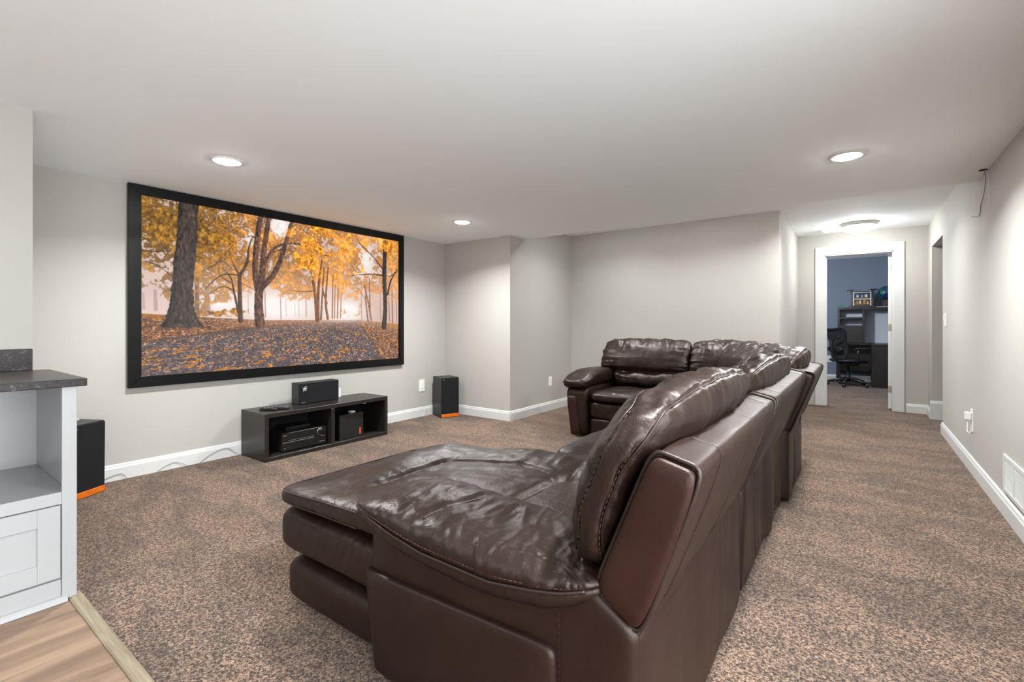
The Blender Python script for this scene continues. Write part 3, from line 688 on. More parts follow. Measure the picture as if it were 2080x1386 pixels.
# tower speakers with an orange strip
def tower(x, y, rz, label, tilt=0, badge=True):
    t = tagp(empty('bookshelf_speaker', (x, y, 0), rz), label, 'speaker', 'floor speakers beside the screen')
    t.rotation_euler = (0, tilt, rz)
    w, d, h = .113, .13, .472
    lbox('speaker_cabinet', (-d, -w, .004), (d - .012, w, h), M['vinyl_black'], t, .0025, 1)
    lbox('grille', (d - .0119, -w + .003, .045), (d, w - .003, h - .006), M['grille'], t, .003, 2)
    lbox('orange_strip', (d - .0119, -w + .001, .005), (d + .003, w - .001, .0445), M['orange'], t, .002, 1)
    if badge: lbox('name_badge', (d + .0001, -w + .018, h - .028), (d + .0012, -w + .043, h - .022), M['silver'], t)
    return t
tower(-4.039, 4.176, -.39, 'black floor speaker with orange base strip in the corner right of the screen')
ls = tower(-4.09, .79, .52, 'black floor speaker with orange base strip half hidden behind the bar cabinet', .012)
link('cable', tube_me('cable', spline([(-.02, .0, .4755), (.0, .05, .480), (-.05, .075, .481), (-.115, .08, .477), (-.136, .085, .40), (-.137, .09, .02)], 24), .003), M['plastic'], ls, loc=(0, 0, 0))
def wire(pts, label, r=.0022, m='wire', cat='cable', name='speaker_wire'):
    return tagp(tube(name, spline(pts, 40), r, M[m]), label, cat)
xw = XL + BT + .005
wire([(xw + .05, .93, .004), (xw + .004, .97, .012), (xw, 1.02, .035), (xw, 1.09, .042), (xw + .01, 1.12, .003)], 'thin grey wire arching on the baseboard right beside the left speaker')
wire([(xw, 1.30, .004), (xw, 1.36, .036), (xw, 1.42, .048), (xw + .004, 1.50, .004)], 'thin grey wire arching low on the baseboard between speaker and console')
wire([(xw, 1.585, .003), (xw, 1.66, .05), (xw, 1.74, .078), (xw, 1.80, .072), (xw + .006, 1.865, .018), (xw + .02, 1.885, .004)], 'thin grey wire arching high on the baseboard next to the console')
wire([(xw, 3.94, .004), (xw, 3.99, .015), (xw + .004, 4.02, .09), (xw + .02, 4.035, .10), (xw + .03, 4.03, .04), (xw + .025, 4.02, .004)], 'thin white wire looping behind the right floor speaker', .0025, 'plastic')

# ------------------------------------------------------------------ bar cabinet with granite top
CX, CY = -2.556, .515
bc = tagp(empty('bar_cabinet', (-2.87, -.1, 0)), 'white shaker bar cabinet with an open niche above a drawer front', 'cabinet')
yb0 = -.75
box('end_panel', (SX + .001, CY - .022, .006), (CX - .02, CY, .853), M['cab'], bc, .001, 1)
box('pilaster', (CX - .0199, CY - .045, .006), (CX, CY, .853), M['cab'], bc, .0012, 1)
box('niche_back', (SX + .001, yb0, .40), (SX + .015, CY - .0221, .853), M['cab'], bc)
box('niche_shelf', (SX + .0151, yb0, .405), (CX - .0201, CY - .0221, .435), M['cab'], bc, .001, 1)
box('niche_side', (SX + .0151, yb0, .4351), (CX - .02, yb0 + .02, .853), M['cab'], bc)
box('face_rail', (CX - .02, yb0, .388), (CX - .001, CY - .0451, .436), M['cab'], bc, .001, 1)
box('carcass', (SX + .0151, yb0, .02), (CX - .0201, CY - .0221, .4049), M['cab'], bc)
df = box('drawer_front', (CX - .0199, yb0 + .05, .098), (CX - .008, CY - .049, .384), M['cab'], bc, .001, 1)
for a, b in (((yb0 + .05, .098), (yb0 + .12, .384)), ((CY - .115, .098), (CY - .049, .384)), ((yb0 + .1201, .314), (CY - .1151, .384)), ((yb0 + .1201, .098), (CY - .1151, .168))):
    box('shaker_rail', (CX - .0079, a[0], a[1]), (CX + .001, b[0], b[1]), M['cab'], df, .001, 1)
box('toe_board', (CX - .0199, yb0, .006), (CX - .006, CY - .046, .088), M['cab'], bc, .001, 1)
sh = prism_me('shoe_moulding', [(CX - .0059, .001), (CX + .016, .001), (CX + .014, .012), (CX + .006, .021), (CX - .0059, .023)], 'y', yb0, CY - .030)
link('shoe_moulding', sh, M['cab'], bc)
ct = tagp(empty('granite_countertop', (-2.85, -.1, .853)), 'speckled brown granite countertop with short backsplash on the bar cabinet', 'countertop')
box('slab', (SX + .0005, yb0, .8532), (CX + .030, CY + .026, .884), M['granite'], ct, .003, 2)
box('backsplash', (SX + .0005, yb0, .8842), (SX + .022, SY - .004, .986), M['granite'], ct, .002, 1)

# ------------------------------------------------------------------ wall fittings
def plate(name, c, nrm, label, cat, w=.072, h=.116, kind='outlet', group=None):
    """plate on a wall; nrm along +x, -x or -y"""
    rz = {(1, 0): 0, (-1, 0): math.pi, (0, -1): -math.pi / 2}[nrm]
    t = tagp(empty(name, c, rz), label, cat, group)
    lbox('cover_plate', (0, -w / 2, -h / 2), (.006, w / 2, h / 2), M['plastic'], t, .002, 2)
    if kind == 'outlet':
        for s in (-1, 1):
            r = lbox('receptacle', (.0061, -.017, s * .024 - .015), (.008, .017, s * .024 + .015), M['plastic'], t, .001, 1)
            for yy_ in (-.006, .006): lbox('slot', (.0009, yy_ - .001, -.004), (.0016, yy_ + .001, .006), M['dark'], r)
    elif kind == 'rocker':
        lbox('rocker', (.0061, -.017, -.034), (.010, .017, .034), M['plastic'], t, .001, 1)
    elif kind == 'dimmer':
        lbox('rocker', (.0061, -.022, -.05), (.010, .022, -.002), M['plastic'], t, .001, 1); lbox('slider', (.0061, -.022, .002), (.016, .022, .05), M['plastic'], t, .002, 1)
    for s in (-1, 1):
        link('screw', lathe_me('screw', [(0, .0012), (.002, .001), (.0025, 0), (0, 0)], 8), M['wire'], t, loc=(.006, 0, s * h * .42), rot=(0, math.pi / 2, 0))
    return t
plate('wall_outlet', (XL, 3.975, .37), (1, 0), 'white wall outlet left of the right floor speaker', 'outlet', .09, .142, 'rocker')
plate('wall_outlet', (BX, 5.24, .372), (1, 0), 'white wall outlet on the boxed-out wall beside the sofa arm', 'outlet')
plate('light_switch', (XR, 6.24, 1.15), (-1, 0), 'white light switch on the right wall near the hallway opening', 'light switch', .12, .128, 'dimmer')
po = plate('wall_outlet', (XR, 4.90, .385), (-1, 0), 'white wall outlet with a plugged-in charger on the right wall', 'outlet', .072, .168)
pg = tagp(empty('plug_adapter', (XR - .0085, 4.905, .415), math.pi), 'white plug-in adapter in the right wall outlet', 'charger')
lbox('adapter_body', (0, -.021, -.026), (.034, .021, .030), M['plastic'], pg, .005, 2); lbox('cable_socket', (.012, -.007, -.034), (.024, .007, -.0261), M['plastic'], pg, .001, 1)
wire([(XR - .026, 4.905, .380), (XR - .028, 4.90, .34), (XR - .03, 4.885, .305), (XR - .018, 4.875, .297), (XR - .012, 4.872, .32)], 'short white cord looping below the plug adapter', .003, 'plastic')
# return-air vent
vt = tagp(empty('air_vent', (XR, 3.685, .245), math.pi), 'white louvred return air vent low on the right wall', 'vent')
vw, vh = .228, .108
for a, b in (((-vw, -vh), (-vw + .028, vh)), ((vw - .028, -vh), (vw, vh)), ((-vw + .0281, -vh), (vw - .0281, -vh + .026)), ((-vw + .0281, vh - .026), (vw - .0281, vh))):
    lbox('vent_frame', (0, a[0], a[1]), (.010, b[0], b[1]), M['trim'], vt, .003, 2)
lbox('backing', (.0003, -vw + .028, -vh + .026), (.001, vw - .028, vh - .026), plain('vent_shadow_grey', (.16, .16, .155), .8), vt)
lbox('divider', (.0011, -.006, -vh + .0261), (.009, .006, vh - .0261), M['trim'], vt, .001, 1)
lm = box_me('louvre', (-.0032, -(vw - .036) / 2, -.0009), (.0032, (vw - .036) / 2, .0009))
for k in range(15):
    z = -vh + .033 + k * (2 * vh - .066) / 14
    for s in (-1, 1): link('louvre', lm, M['trim'], vt, loc=(.0052, s * (vw - .028 + .007) / 2, z), rot=(0, .15, 0))
# hole in the corner of the ceiling with loose wires
hl = bmesh.new(); bmesh.ops.create_cone(hl, cap_ends=True, segments=12, radius1=.022, radius2=.022, depth=.003)
tagp(link('ceiling_hole', bm_mesh(hl, 'ceiling_hole'), M['dark'], None, loc=(XR - .024, 4.36, CZ - .0016)), 'small dark hole in the ceiling edge above the right wall', 'hole')
wire([(XR - .02, 4.36, CZ - .004), (XR - .010, 4.37, CZ - .05), (XR - .006, 4.42, CZ - .09), (XR - .006, 4.47, CZ - .15), (XR - .006, 4.55, CZ - .19), (XR - .006, 4.58, CZ - .25), (XR - .012, 4.60, CZ - .265), (XR - .03, 4.66, CZ - .255), (XR - .035, 4.68, CZ - .245)], 'loose grey wire hanging from the ceiling hole along the right wall', .0026)
wire([(XR - .016, 4.35, CZ - .004), (XR - .006, 4.33, CZ - .05), (XR - .004, 4.31, CZ - .16), (XR - .004, 4.29, CZ - .25)], 'second thin wire hanging straight down from the ceiling hole', .0014, 'plastic')

# ------------------------------------------------------------------ leather sectional sofa
sofa = tagp(empty('sectional_sofa', (-1.2, 2.6, 0)), 'dark brown leather reclining sectional sofa with chaise on the carpet', 'sofa')
LE, LF, LR, PI_ = M['leather'], M['leather_flat'], M['leather_red'], M['pipe']
ip = np.interp

def nrm_soft(P, e1, e2, axis):
    P = np.asarray(P, float); a = [q for q in (0, 1, 2) if q != axis]
    r = (np.abs(P[:, a[0]]) ** e1 + np.abs(P[:, a[1]]) ** e1) ** (1 / e1); t = (r ** e2 + np.abs(P[:, axis]) ** e2) ** (1 / e2)
    return P / t[:, None]

def padpart(name, n, e1, e2, axis, fmap, mat, disp=None, parent=sofa):
    Q, F = soft(n, e1, e2, axis); V = fmap(Q)
    if disp is not None:
        N = vnormals(V, F)
        c = V.mean(0)
        if ((V - c) * N).sum() < 0: N = -N; F = F[:, ::-1]
        V = V + N * disp(V, Q)[:, None]
    return link(name, mesh(name, V, F, True), mat, parent)

def boxpad(name, a, b, mat, n=(24, 24, 14), e1=9, e2=5, axis=2, disp=None, parent=sofa, warp=None):
    a = np.array(a, float); b = np.array(b, float)
    def f(Q):
        V = (a + b) / 2 + Q * (b - a) / 2
        return warp(V, Q) if warp else V
    return padpart(name, n, e1, e2, axis, f, mat, disp, parent)

def wrinkle(dirs, amp, fr=(10, 10, 10), seed=0, o=3):
    def d(V, Q):
        P = (V @ np.array(dirs, float).T) * np.array(fr) + seed; return amp * fbm(P, o)
    return d
I3 = np.eye(3)

def stitches(name, pts, mat, r=.0022, dash=.011, gap=.006, parent=None, solid=False):
    P = np.array(pts); L = np.r_[0, np.cumsum(np.linalg.norm(np.diff(P, axis=0), axis=1))]
    at = lambda s: np.array([ip(s, L, P[:, k]) for k in range(3)])
    bm = bmesh.new(); s = 0
    while s + dash < L[-1]:
        a, b = at(s), at(s + dash); d = Vector(b - a); m = Matrix.Translation(Vector((a + b) / 2)) @ d.to_track_quat('Z', 'Y').to_matrix().to_4x4()
        bmesh.ops.create_cone(bm, cap_ends=True, segments=5, radius1=r, radius2=r, depth=d.length, matrix=m); s += dash + gap
    return link(name, bm_mesh(bm, name), mat, parent)

# --- outer back frames (leaning), one per section
def quadmap(qd, y0, y1, bow=.006):
    qd = [np.array(p) for p in qd]   # inner-bottom, outer-bottom, outer-top, inner-top in (x, z)
    def f(Q):
        u = (Q[:, 0] + 1) / 2; w = (Q[:, 2] + 1) / 2
        xz = ((1 - u) * (1 - w))[:, None] * qd[0] + (u * (1 - w))[:, None] * qd[1] + (u * w)[:, None] * qd[2] + ((1 - u) * w)[:, None] * qd[3]
        y = y0 + (y1 - y0) * (Q[:, 1] + 1) / 2
        x = xz[:, 0] + bow * np.clip(Q[:, 0], 0, 1) * (1 - Q[:, 2] ** 2) * (1 - Q[:, 1] ** 4)
        return np.c_[x, y, xz[:, 1]]
    return f
QD = [(-.485, .505), (-.378, .432), (-.247, .812), (-.350, .838)]
def backframe(y0, y1, seams, qd=QD, near=False):
    f = quadmap(qd, y0, y1); E1, E2 = 8, 26
    o = padpart('back_frame', (14, 46, 26), E1, E2, 1, f, LF, lambda V, Q: .0022 * fbm(V * [6, 7, 3] + 4, 3) - .0035 * sum(np.exp(-((V[:, 1] - y0 - s + .05 * sstep(.8, .45, V[:, 2])) / .006) ** 2) for s in seams))
    for s in seams:      # seam lines running over the top and down the outside
        c = np.linspace(1, -.95, 26); top = np.c_[np.linspace(-.6, .96, 12), np.full(12, 0), np.ones(12)]
        q = np.r_[top, np.c_[np.ones(26), np.zeros(26), c]]
        b = 2 * s / (y1 - y0) - 1; q[:, 1] = b; Pn = nrm_soft(q, E1, E2, 1); Pn[:, 1] = b; V = f(Pn * [1.0, 1, 1.0])
        V[:, 1] -= .05 * sstep(.8, .45, V[:, 2])
        link('seam', tube_me('seam', V, .0010, 5), PI_, o)
    # piping round both ends
    for e, on in ((-1, near), (1, False)):
        k = np.linspace(0, 2 * math.pi, 72, endpoint=False); q = np.c_[np.cos(k), np.full(72, e * .985), np.sin(k)]
        mx = np.maximum(np.abs(q[:, 0]), np.abs(q[:, 2])); q[:, 0] /= mx; q[:, 2] /= mx
        r = (np.abs(q[:, 0]) ** E1 + np.abs(q[:, 2]) ** E1) ** (1 / E1); q[:, 0] /= r; q[:, 2] /= r
        V = f(q * [1.005, 1, 1.005]); V[:, 1] = (y0 + .010) if e < 0 else (y1 - .010)
        link('piping', tube_me('piping', V, .0058, 6, True), PI_, o)
    if near:
        k = np.linspace(0, 2 * math.pi, 60, endpoint=False)
        def inset(Q):
            V = f(np.c_[Q[:, 0] * .93, Q[:, 1] * 0, Q[:, 2] * .965]); V[:, 1] = y0 - .001 + .010 * Q[:, 1]; return V
        padpart('end_panel', (14, 4, 24), 7, 3, 1, inset, LR, None, o)
    return o
backframe(.972, 2.052, (.20, .62, .94), near=True)
backframe(2.088, 3.318, (.16, .55, 1.05))
QC = [(-.475, .505), (-.350, .415), (-.205, .806), (-.315, .83)]
backframe(3.352, 4.16, (.10, .50), QC)

# --- lower outside back: loose leather skirt panels with vertical folds
def skirt(y0, y1, x, seed, amp, z1=.47):
    def d(V, Q):
        out = np.clip(Q[:, 0], 0, 1) ** 2
        return out * (amp * fbm(np.c_[V[:, 1] * 3.6 + seed, V[:, 2] * .9, np.zeros(len(V))], 2) * sstep(-1, .3, -Q[:, 2] + .8) - .006 * (np.exp(-((V[:, 1] - y0 - .34) / .006) ** 2) + np.exp(-((V[:, 1] - y0 - .70) / .006) ** 2)))
    return boxpad('back_skirt', (-.62, y0, .012), (x, y1, z1), LF, (6, 90, 24), 30, 40, 1, d)
skirt(.975, 2.052, -.377, 1.0, .010); skirt(2.088, 3.318, -.384, 5.3, .026); skirt(3.352, 4.135, -.352, 9.1, .010)

# --- back cushions
def cushion(place, L, prof, mat=LE, seed=0, amp=.010, seams=True, n=(26, 96, 44), e1=3.0, e2=4.2, end_ht=.6, bulge=.03, pull=.006):
    """place(t, d, z); prof: list of (s, centre d, half thickness); z0, z1"""
    z0, z1, tab = prof; tab = np.array(tab)
    def f(Q):
        s = (Q[:, 2] + 1) / 2; t = (Q[:, 1] + 1) / 2 * L; endf = 1 - (1 - end_ht) * np.abs(Q[:, 1]) ** 5
        xc = ip(s, tab[:, 0], tab[:, 1]); ht = ip(s, tab[:, 0], tab[:, 2]); a = Q[:, 0]
        d = xc + a * ht * endf - bulge * (1 - np.abs(Q[:, 1]) ** 3) * np.clip(-a, 0, 1) * np.sin(np.pi * np.clip(s, 0, 1))
        z = z0 + (z1 - z0) * s + .012 * (1 - Q[:, 1] ** 2) * s
        return place(t, d, z)
    def disp(V, Q):
        s = (Q[:, 2] + 1) / 2; t = (Q[:, 1] + 1) / 2 * L; a = Q[:, 0]
        w = amp * fbm(np.c_[t * 8 + seed, s * 1.6 + a * .8, a * .7 + seed], 3) * (.35 + .9 * np.abs(2 * s - 1) ** 1.5)
        edge = np.minimum(t, L - t)
        w += amp * 1.2 * fbm(np.c_[t * 4 + seed, s * 11 + a * 2, a * 2.2], 2) * np.exp(-edge / .10) * sstep(.2, .75, np.abs(a))            # gathers pulled from the ends
        ridge = 1 - np.abs(noise3(np.c_[t * 20 + seed + 3 * s, s * 2.2 + a, a + seed * .3])) * 2.4
        w += pull * ridge * np.exp(-np.abs(s - .93) / .16)                                                      # gathers along the top seam
        if seams:
            for sd in (-.55, .55):
                on = np.maximum(np.exp(-((a / np.maximum(.35, np.abs(Q[:, 2])) - sd) / .05) ** 2) * sstep(.86, .96, s), np.exp(-((a - sd * .95) / .06) ** 2) * sstep(.035, .012, edge))
                w -= .008 * np.clip(on, 0, 1)
        return w
    o = padpart('back_cushion', n, e1, e2, 1, f, mat, disp)
    if seams:
        for sd, mt in ((-.55, M['stitch']), (.55, M['stitch'])):
            c1 = np.linspace(-.75, .999, 40); b1 = np.linspace(-.999, .999, 90)
            q = np.r_[np.c_[np.full(40, sd), np.full(40, -1.0), c1], np.c_[np.full(90, sd), b1, np.ones(90)]]
            g = lambda qq: f(nrm_soft(qq, e1, e2, 1))
            def surf(qq, lift):
                h = 1e-3; P0 = nrm_soft(qq, e1, e2, 1); V0 = f(P0); da = g(qq + [h, 0, 0]) - V0
                db = np.r_[g(qq + [0, 0, h]) - V0][:]; db[40:len(qq)] = (g(qq + [0, h, 0]) - V0)[40:]
                N = np.cross(da, db); N /= np.linalg.norm(N, axis=1)[:, None] + 1e-12
                cen = np.array(place(np.array([L / 2]), np.array([tab[:, 1].mean()]), np.array([(z0 + z1) / 2])))[0]
                sg = np.sign(((V0 - cen) * N).sum(1)); N *= sg[:, None]
                o_ = V0 + N * (disp(V0, P0) + lift)[:, None]
                return np.c_[[np.convolve(np.pad(o_[:, k_], 3, 'edge'), np.ones(7) / 7, 'valid') for k_ in range(3)]].T
            V = surf(q, .0035)
            link('seam_piping', tube_me('seam_piping', V, .0026, 6), PI_, o)
            stitches('stitching', surf(q - [np.sign(sd) * .10, 0, 0], .0018)[:40], M['stitch'], .0013, .008, .007, o)
    return o
def alongY(y0): return lambda t, d, z: np.c_[d, y0 + t, z]
PA = (.493, .945, [(0, -.505, .055), (.15, -.505, .085), (.4, -.488, .095), (.65, -.448, .100), (.82, -.405, .108), (1, -.372, .10)])
PB = (.493, .935, [(0, -.515, .06), (.2, -.51, .09), (.5, -.475, .10), (.75, -.42, .112), (1, -.372, .10)])
cushion(alongY(.962), 1.075, PA, seed=2.2, amp=.012)
cushion(alongY(2.07), 1.235, PB, seed=8.7, amp=.012)
PC = (.493, .925, [(0, -.51, .06), (.2, -.50, .09), (.5, -.455, .105), (.75, -.395, .118), (1, -.335, .10)])
cushion(alongY(3.335), .80, PC, seed=14.1, amp=.014)

# --- chaise: long pad, near bolster, footrest blocks
XS = [-1.86, -1.7, -1.5, -1.3, -.9, -.46]
def chmap(Q):
    X = -1.915 + (Q[:, 0] + 1) / 2 * (1.915 - .47); v = (Q[:, 1] + 1) / 2
    y0 = .984; y1 = ip(X, [-1.85, -1.7, -1.5, -1.25, -.9, -.46], [1.80, 1.86, 1.93, 1.985, 2.02, 2.04]); Y = y0 + v * (y1 - y0)
    zb = ip(X, [-1.85, -1.3, -.4], [.378, .385, .40])
    zt = ip(X, [-1.85, -1.6, -1.2, -.9, -.5], [.452, .475, .492, .505, .515])
    zt = zt + .030 * np.exp(-((X + 1.70) / .12) ** 2) * sstep(1.05, 1.40, Y) + .022 * np.exp(-((Y - 1.86) / .12) ** 2) * sstep(-1.6, -1.3, X)
    zt = zt + .015 * np.exp(-((X + 1.22) / .2) ** 2) * np.exp(-((Y - 1.4) / .2) ** 2) + .018 * np.exp(-((X + .72) / .16) ** 2) * sstep(1.1, 1.4, Y)
    ys = ip(X, [-1.55, -1.45, -1.2, -.95, -.85], [1.56, 1.63, 1.70, 1.63, 1.58])
    zt = zt - .016 * np.exp(-((X + 1.525) / .016) ** 2) * sstep(1.08, 1.30, Y) * sstep(1.68, 1.54, Y)
    zt = zt - .012 * np.exp(-((Y - ys) / .012) ** 2) * sstep(-1.55, -1.48, X) * sstep(-.86, -.94, X)
    zt = zt - .030 * np.exp(-((X + .945) / .018) ** 2) * sstep(1.16, 1.26, Y) * sstep(1.72, 1.60, Y)
    zt = zt - .030 * np.exp(-((X + .93) / .05) ** 2 - ((Y - 1.64) / .05) ** 2)
    return np.c_[X, Y, zb + (zt - zb) * (Q[:, 2] + 1) / 2]
def chdisp(V, Q):
    X, Y = V[:, 0], V[:, 1]; up = sstep(.1, .7, Q[:, 2])
    r = np.hypot(X + .93, Y - 1.64); th = np.arctan2(Y - 1.64, X + .93)
    w = .010 * (noise3(np.c_[th * 3.2, r * 2.5, np.full(len(V), 3.1)])) * np.exp(-r / .30) * sstep(.02, .08, r)
    dv = np.abs(X + 1.525); w += .0035 * noise3(np.c_[dv * 5, Y * 26, np.full(len(V), 7.0)]) * np.exp(-dv / .07) * sstep(1.05, 1.2, Y)
    w += .0045 * fbm(V * [9, 9, 4], 3) + .007 * noise3(np.c_[X * 22, Y * 5 + X * 4, V[:, 2] * 3]) * sstep(1.62, 1.8, Y) * sstep(-1.5, -1.2, X)
    side = sstep(-.80, -.97, Q[:, 1]); w = w * up + side * .004 * noise3(np.c_[X * 26 + V[:, 2] * 18, V[:, 2] * 6, np.zeros(len(V))])
    return w
pad_ = padpart('chaise_cushion', (130, 100, 12), 14, 4.5, 2, chmap, LE, chdisp)
def edge_on(fm, e1, e2, axis, q, r, nm, parent, mat=None, lift=1.004):
    P = nrm_soft(q, e1, e2, axis); return link(nm, tube_me(nm, fm(P * lift), r, 6), mat or PI_, parent)
xs_ = np.linspace(-.985, -.25, 40)
edge_on(chmap, 14, 4.5, 2, np.c_[xs_, np.full(40, -1.), np.full(40, .55)], .0038, 'piping', pad_)
edge_on(chmap, 14, 4.5, 2, np.c_[xs_, np.full(40, -1.), np.full(40, -.45)], .0030, 'piping', pad_)
ys_ = np.linspace(-.985, .9, 40)
edge_on(chmap, 14, 4.5, 2, np.c_[np.full(40, -1.), ys_, np.full(40, .55)], .0038, 'piping', pad_)

def bomap(Q):
    X = -1.375 + (Q[:, 0] + 1) / 2 * (1.375 - .440); v = (Q[:, 1] + 1) / 2
    y0 = .916 + .03 * np.abs(Q[:, 0]) ** 4; Y = y0 + v * (1.33 - y0)
    zp = ip(X, [-1.335, -1.25, -1.1, -.98, -.74, -.55, -.45], [.515, .508, .482, .466, .463, .490, .515])     # height of the piping
    zb = ip(X, [-1.335, -1.25, -1.1, -.82, -.6, -.48, -.45], [.425, .430, .405, .385, .405, .440, .455])
    zt = ip(X, [-1.335, -1.25, -1.15, -1.0, -.8, -.6, -.45], [.528, .548, .560, .558, .548, .542, .54])
    zt = zt - .009 * np.exp(-((X + 1.02 - .10 * (Y - 1.0) / .3) / .02) ** 2) * sstep(1.30, 1.0, Y) - .028 * sstep(1.15, 1.33, Y)
    c = Q[:, 2]; return np.c_[X, Y, np.where(c > 0, zp + (zt - zp) * c, zp + (zp - zb) * c)]
def bodisp(V, Q):
    X, Y = V[:, 0], V[:, 1]; up = sstep(-.1, .4, Q[:, 2])
    rg = lambda P: 1 - 2.2 * np.abs(noise3(P))
    w = .0062 * rg(np.c_[X * 15 + Y * 9, Y * 5.5 - X * 4, np.full(len(V), 5.5)]) * (.35 + .65 * sstep(-1.1, -.75, X)) + .0030 * rg(np.c_[X * 26 + 3, Y * 11 + X * 9, np.full(len(V), 1.5)])
    w += .0045 * fbm(np.c_[X * 6, Y * 6, np.full(len(V), 2.5)], 2)
    r = np.hypot(X + .53, Y - .98); th = np.arctan2(Y - .98, X + .53); w += .012 * noise3(np.c_[th * 4.5, r * 2, np.full(len(V), 9.0)]) * np.exp(-r / .22)
    low = sstep(.1, -.1, Q[:, 2]); groove = np.exp(-(Q[:, 2] / .07) ** 2) * sstep(.2, -.3, Q[:, 1])
    return w * up + low * .003 * noise3(np.c_[X * 24, V[:, 2] * 10, np.zeros(len(V))]) - .005 * groove
bol = padpart('side_bolster', (130, 64, 26), 6, 3.0, 2, bomap, LE, bodisp)
k = np.linspace(-.97, .985, 80)
Pn = nrm_soft(np.c_[k, np.full(80, -1.), np.zeros(80)], 6, 3.0, 2); V = bomap(Pn); V[:, 1] -= .0015
link('piping', tube_me('piping', V, .0048, 6), PI_, bol)
Vs = bomap(nrm_soft(np.c_[k, np.full(80, -1.), np.full(80, .20)], 6, 3.0, 2)); Vs[:, 1] -= .0035; Vs[:, 2] += .001
stitches('stitching', Vs, M['stitch'], .0017, .009, .006, bol)
q = np.c_[np.linspace(-.30, -.10, 24), np.linspace(-.97, .2, 24), np.ones(24)]
V = bomap(nrm_soft(q, 6, 3.0, 2)); link('dart_seam', tube_me('dart_seam', V + [0, 0, .002], .0028, 5), PI_, bol)

def pleats(seed, amp):
    return lambda V, Q: amp * noise3(np.c_[V[:, 0] * 30 - V[:, 2] * 14 + seed, V[:, 2] * 3.5, V[:, 1] * 2]) * sstep(-.75, -.97, Q[:, 1]) * np.exp(-((V[:, 0] + 1.45) / .2) ** 2) * sstep(-.7, .6, Q[:, 2]) + .002 * fbm(V * 6, 2)
boxpad('footrest_upper_block', (-1.905, .988, .187), (-1.18, 1.93, .383), LF, (70, 60, 30), 14, 5, 2, pleats(3, .006))
boxpad('footrest_lower_block', (-1.855, .992, .008), (-1.18, 1.92, .186), LF, (40, 50, 20), 14, 6, 2, wrinkle(I3, .002, (5, 5, 5)))
# near side below the bolster: recessed base and applied panel with a curved front edge
def sidewarp(V, Q):
    V = V.copy(); f_ = np.clip(-Q[:, 0], 0, 1) ** 6; V[:, 1] += .02 * f_; V[:, 0] += .06 * f_ * sstep(.35, -.05, V[:, 2]); return V
def basewarp(V, Q):
    V = sidewarp(V, Q); V[:, 2] -= np.clip(Q[:, 2], 0, 1) * (.040 * sstep(-.60, -.72, V[:, 0]) + .066 * np.clip((V[:, 0] + .484) / .108, 0, 1)); return V
boxpad('side_base', (-1.30, .964, .012), (-.376, 1.9, .506), LF, (90, 20, 24), 30, 40, 2, wrinkle(I3, .0025, (4, 4, 4)), warp=basewarp)
def panelwarp(V, Q):
    V = sidewarp(V, Q); V[:, 2] += .03 * (V[:, 0] + 1.24) / .68 * np.clip(Q[:, 2], 0, 1); return V
sp = boxpad('side_panel', (-1.303, .938, .014), (-.572, .990, .318), LF, (50, 8, 30), 16, 5, 1, wrinkle(I3, .0022, (5, 5, 5), 3), warp=panelwarp)
stitches('stitching', [(-.565, .9605, z) for z in np.linspace(.43, .03, 40)], PI_, .0012, .008, .007, sp)

# --- middle section
boxpad('seat_base', (-1.22, 2.088, .012), (-.60, 3.318, .36), LF, (20, 40, 16), 12, 10, 2)
boxpad('seat_cushion', (-1.30, 2.078, .33), (-.46, 3.322, .492), LE, (60, 80, 18), 8, 3.2, 2, wrinkle(I3, .008, (8, 6, 6), 4))
boxpad('footrest_panel', (-1.29, 2.10, .10), (-1.19, 3.30, .325), LF, (10, 60, 20), 8, 6, 0, wrinkle(I3, .004, (8, 8, 5), 2))
# --- corner wedge
def wedge_poly(z0, z1, name, mat, poly, bev=.03):
    me = prism_me(name, poly, 'z', z0, z1, bev, 4); me.polygons.foreach_set('use_smooth', np.ones(len(me.polygons), bool)); return link(name, me, mat, sofa)
wedge_poly(.012, .40, 'corner_base', LF, [(-1.26, 4.26), (-.62, 3.36), (-.36, 3.36), (-.345, 4.12), (-1.10, 5.10), (-1.26, 5.10)], .015)
wedge_poly(.36, .485, 'corner_seat', LE, [(-1.30, 4.20), (-1.19, 3.37), (-.50, 3.37), (-.46, 4.05), (-.98, 4.72), (-1.30, 4.80)], .05)
ang = math.atan2(5.02 - 4.02, -1.12 + .33)
def diag(t, d, z):
    ux, uy = math.cos(ang), math.sin(ang); nx, ny = uy, -ux
    return np.c_[-.335 + ux * t + nx * d, 4.02 + uy * t + ny * d, z]
PD = (.47, .93, [(0, -.16, .06), (.2, -.15, .09), (.5, -.11, .11), (.75, -.07, .12), (1, -.02, .10)])
cushion(diag, 1.0, PD, seed=21.3, amp=.016, seams=False)
def dfr(Q):
    f0 = quadmap([(-.08, .45), (.0, .03), (.09, .80), (.0, .82)], 0, 1.14)(Q); return diag(f0[:, 1] + .06, f0[:, 0], f0[:, 2])
padpart('back_frame', (10, 30, 24), 8, 26, 1, dfr, LF)

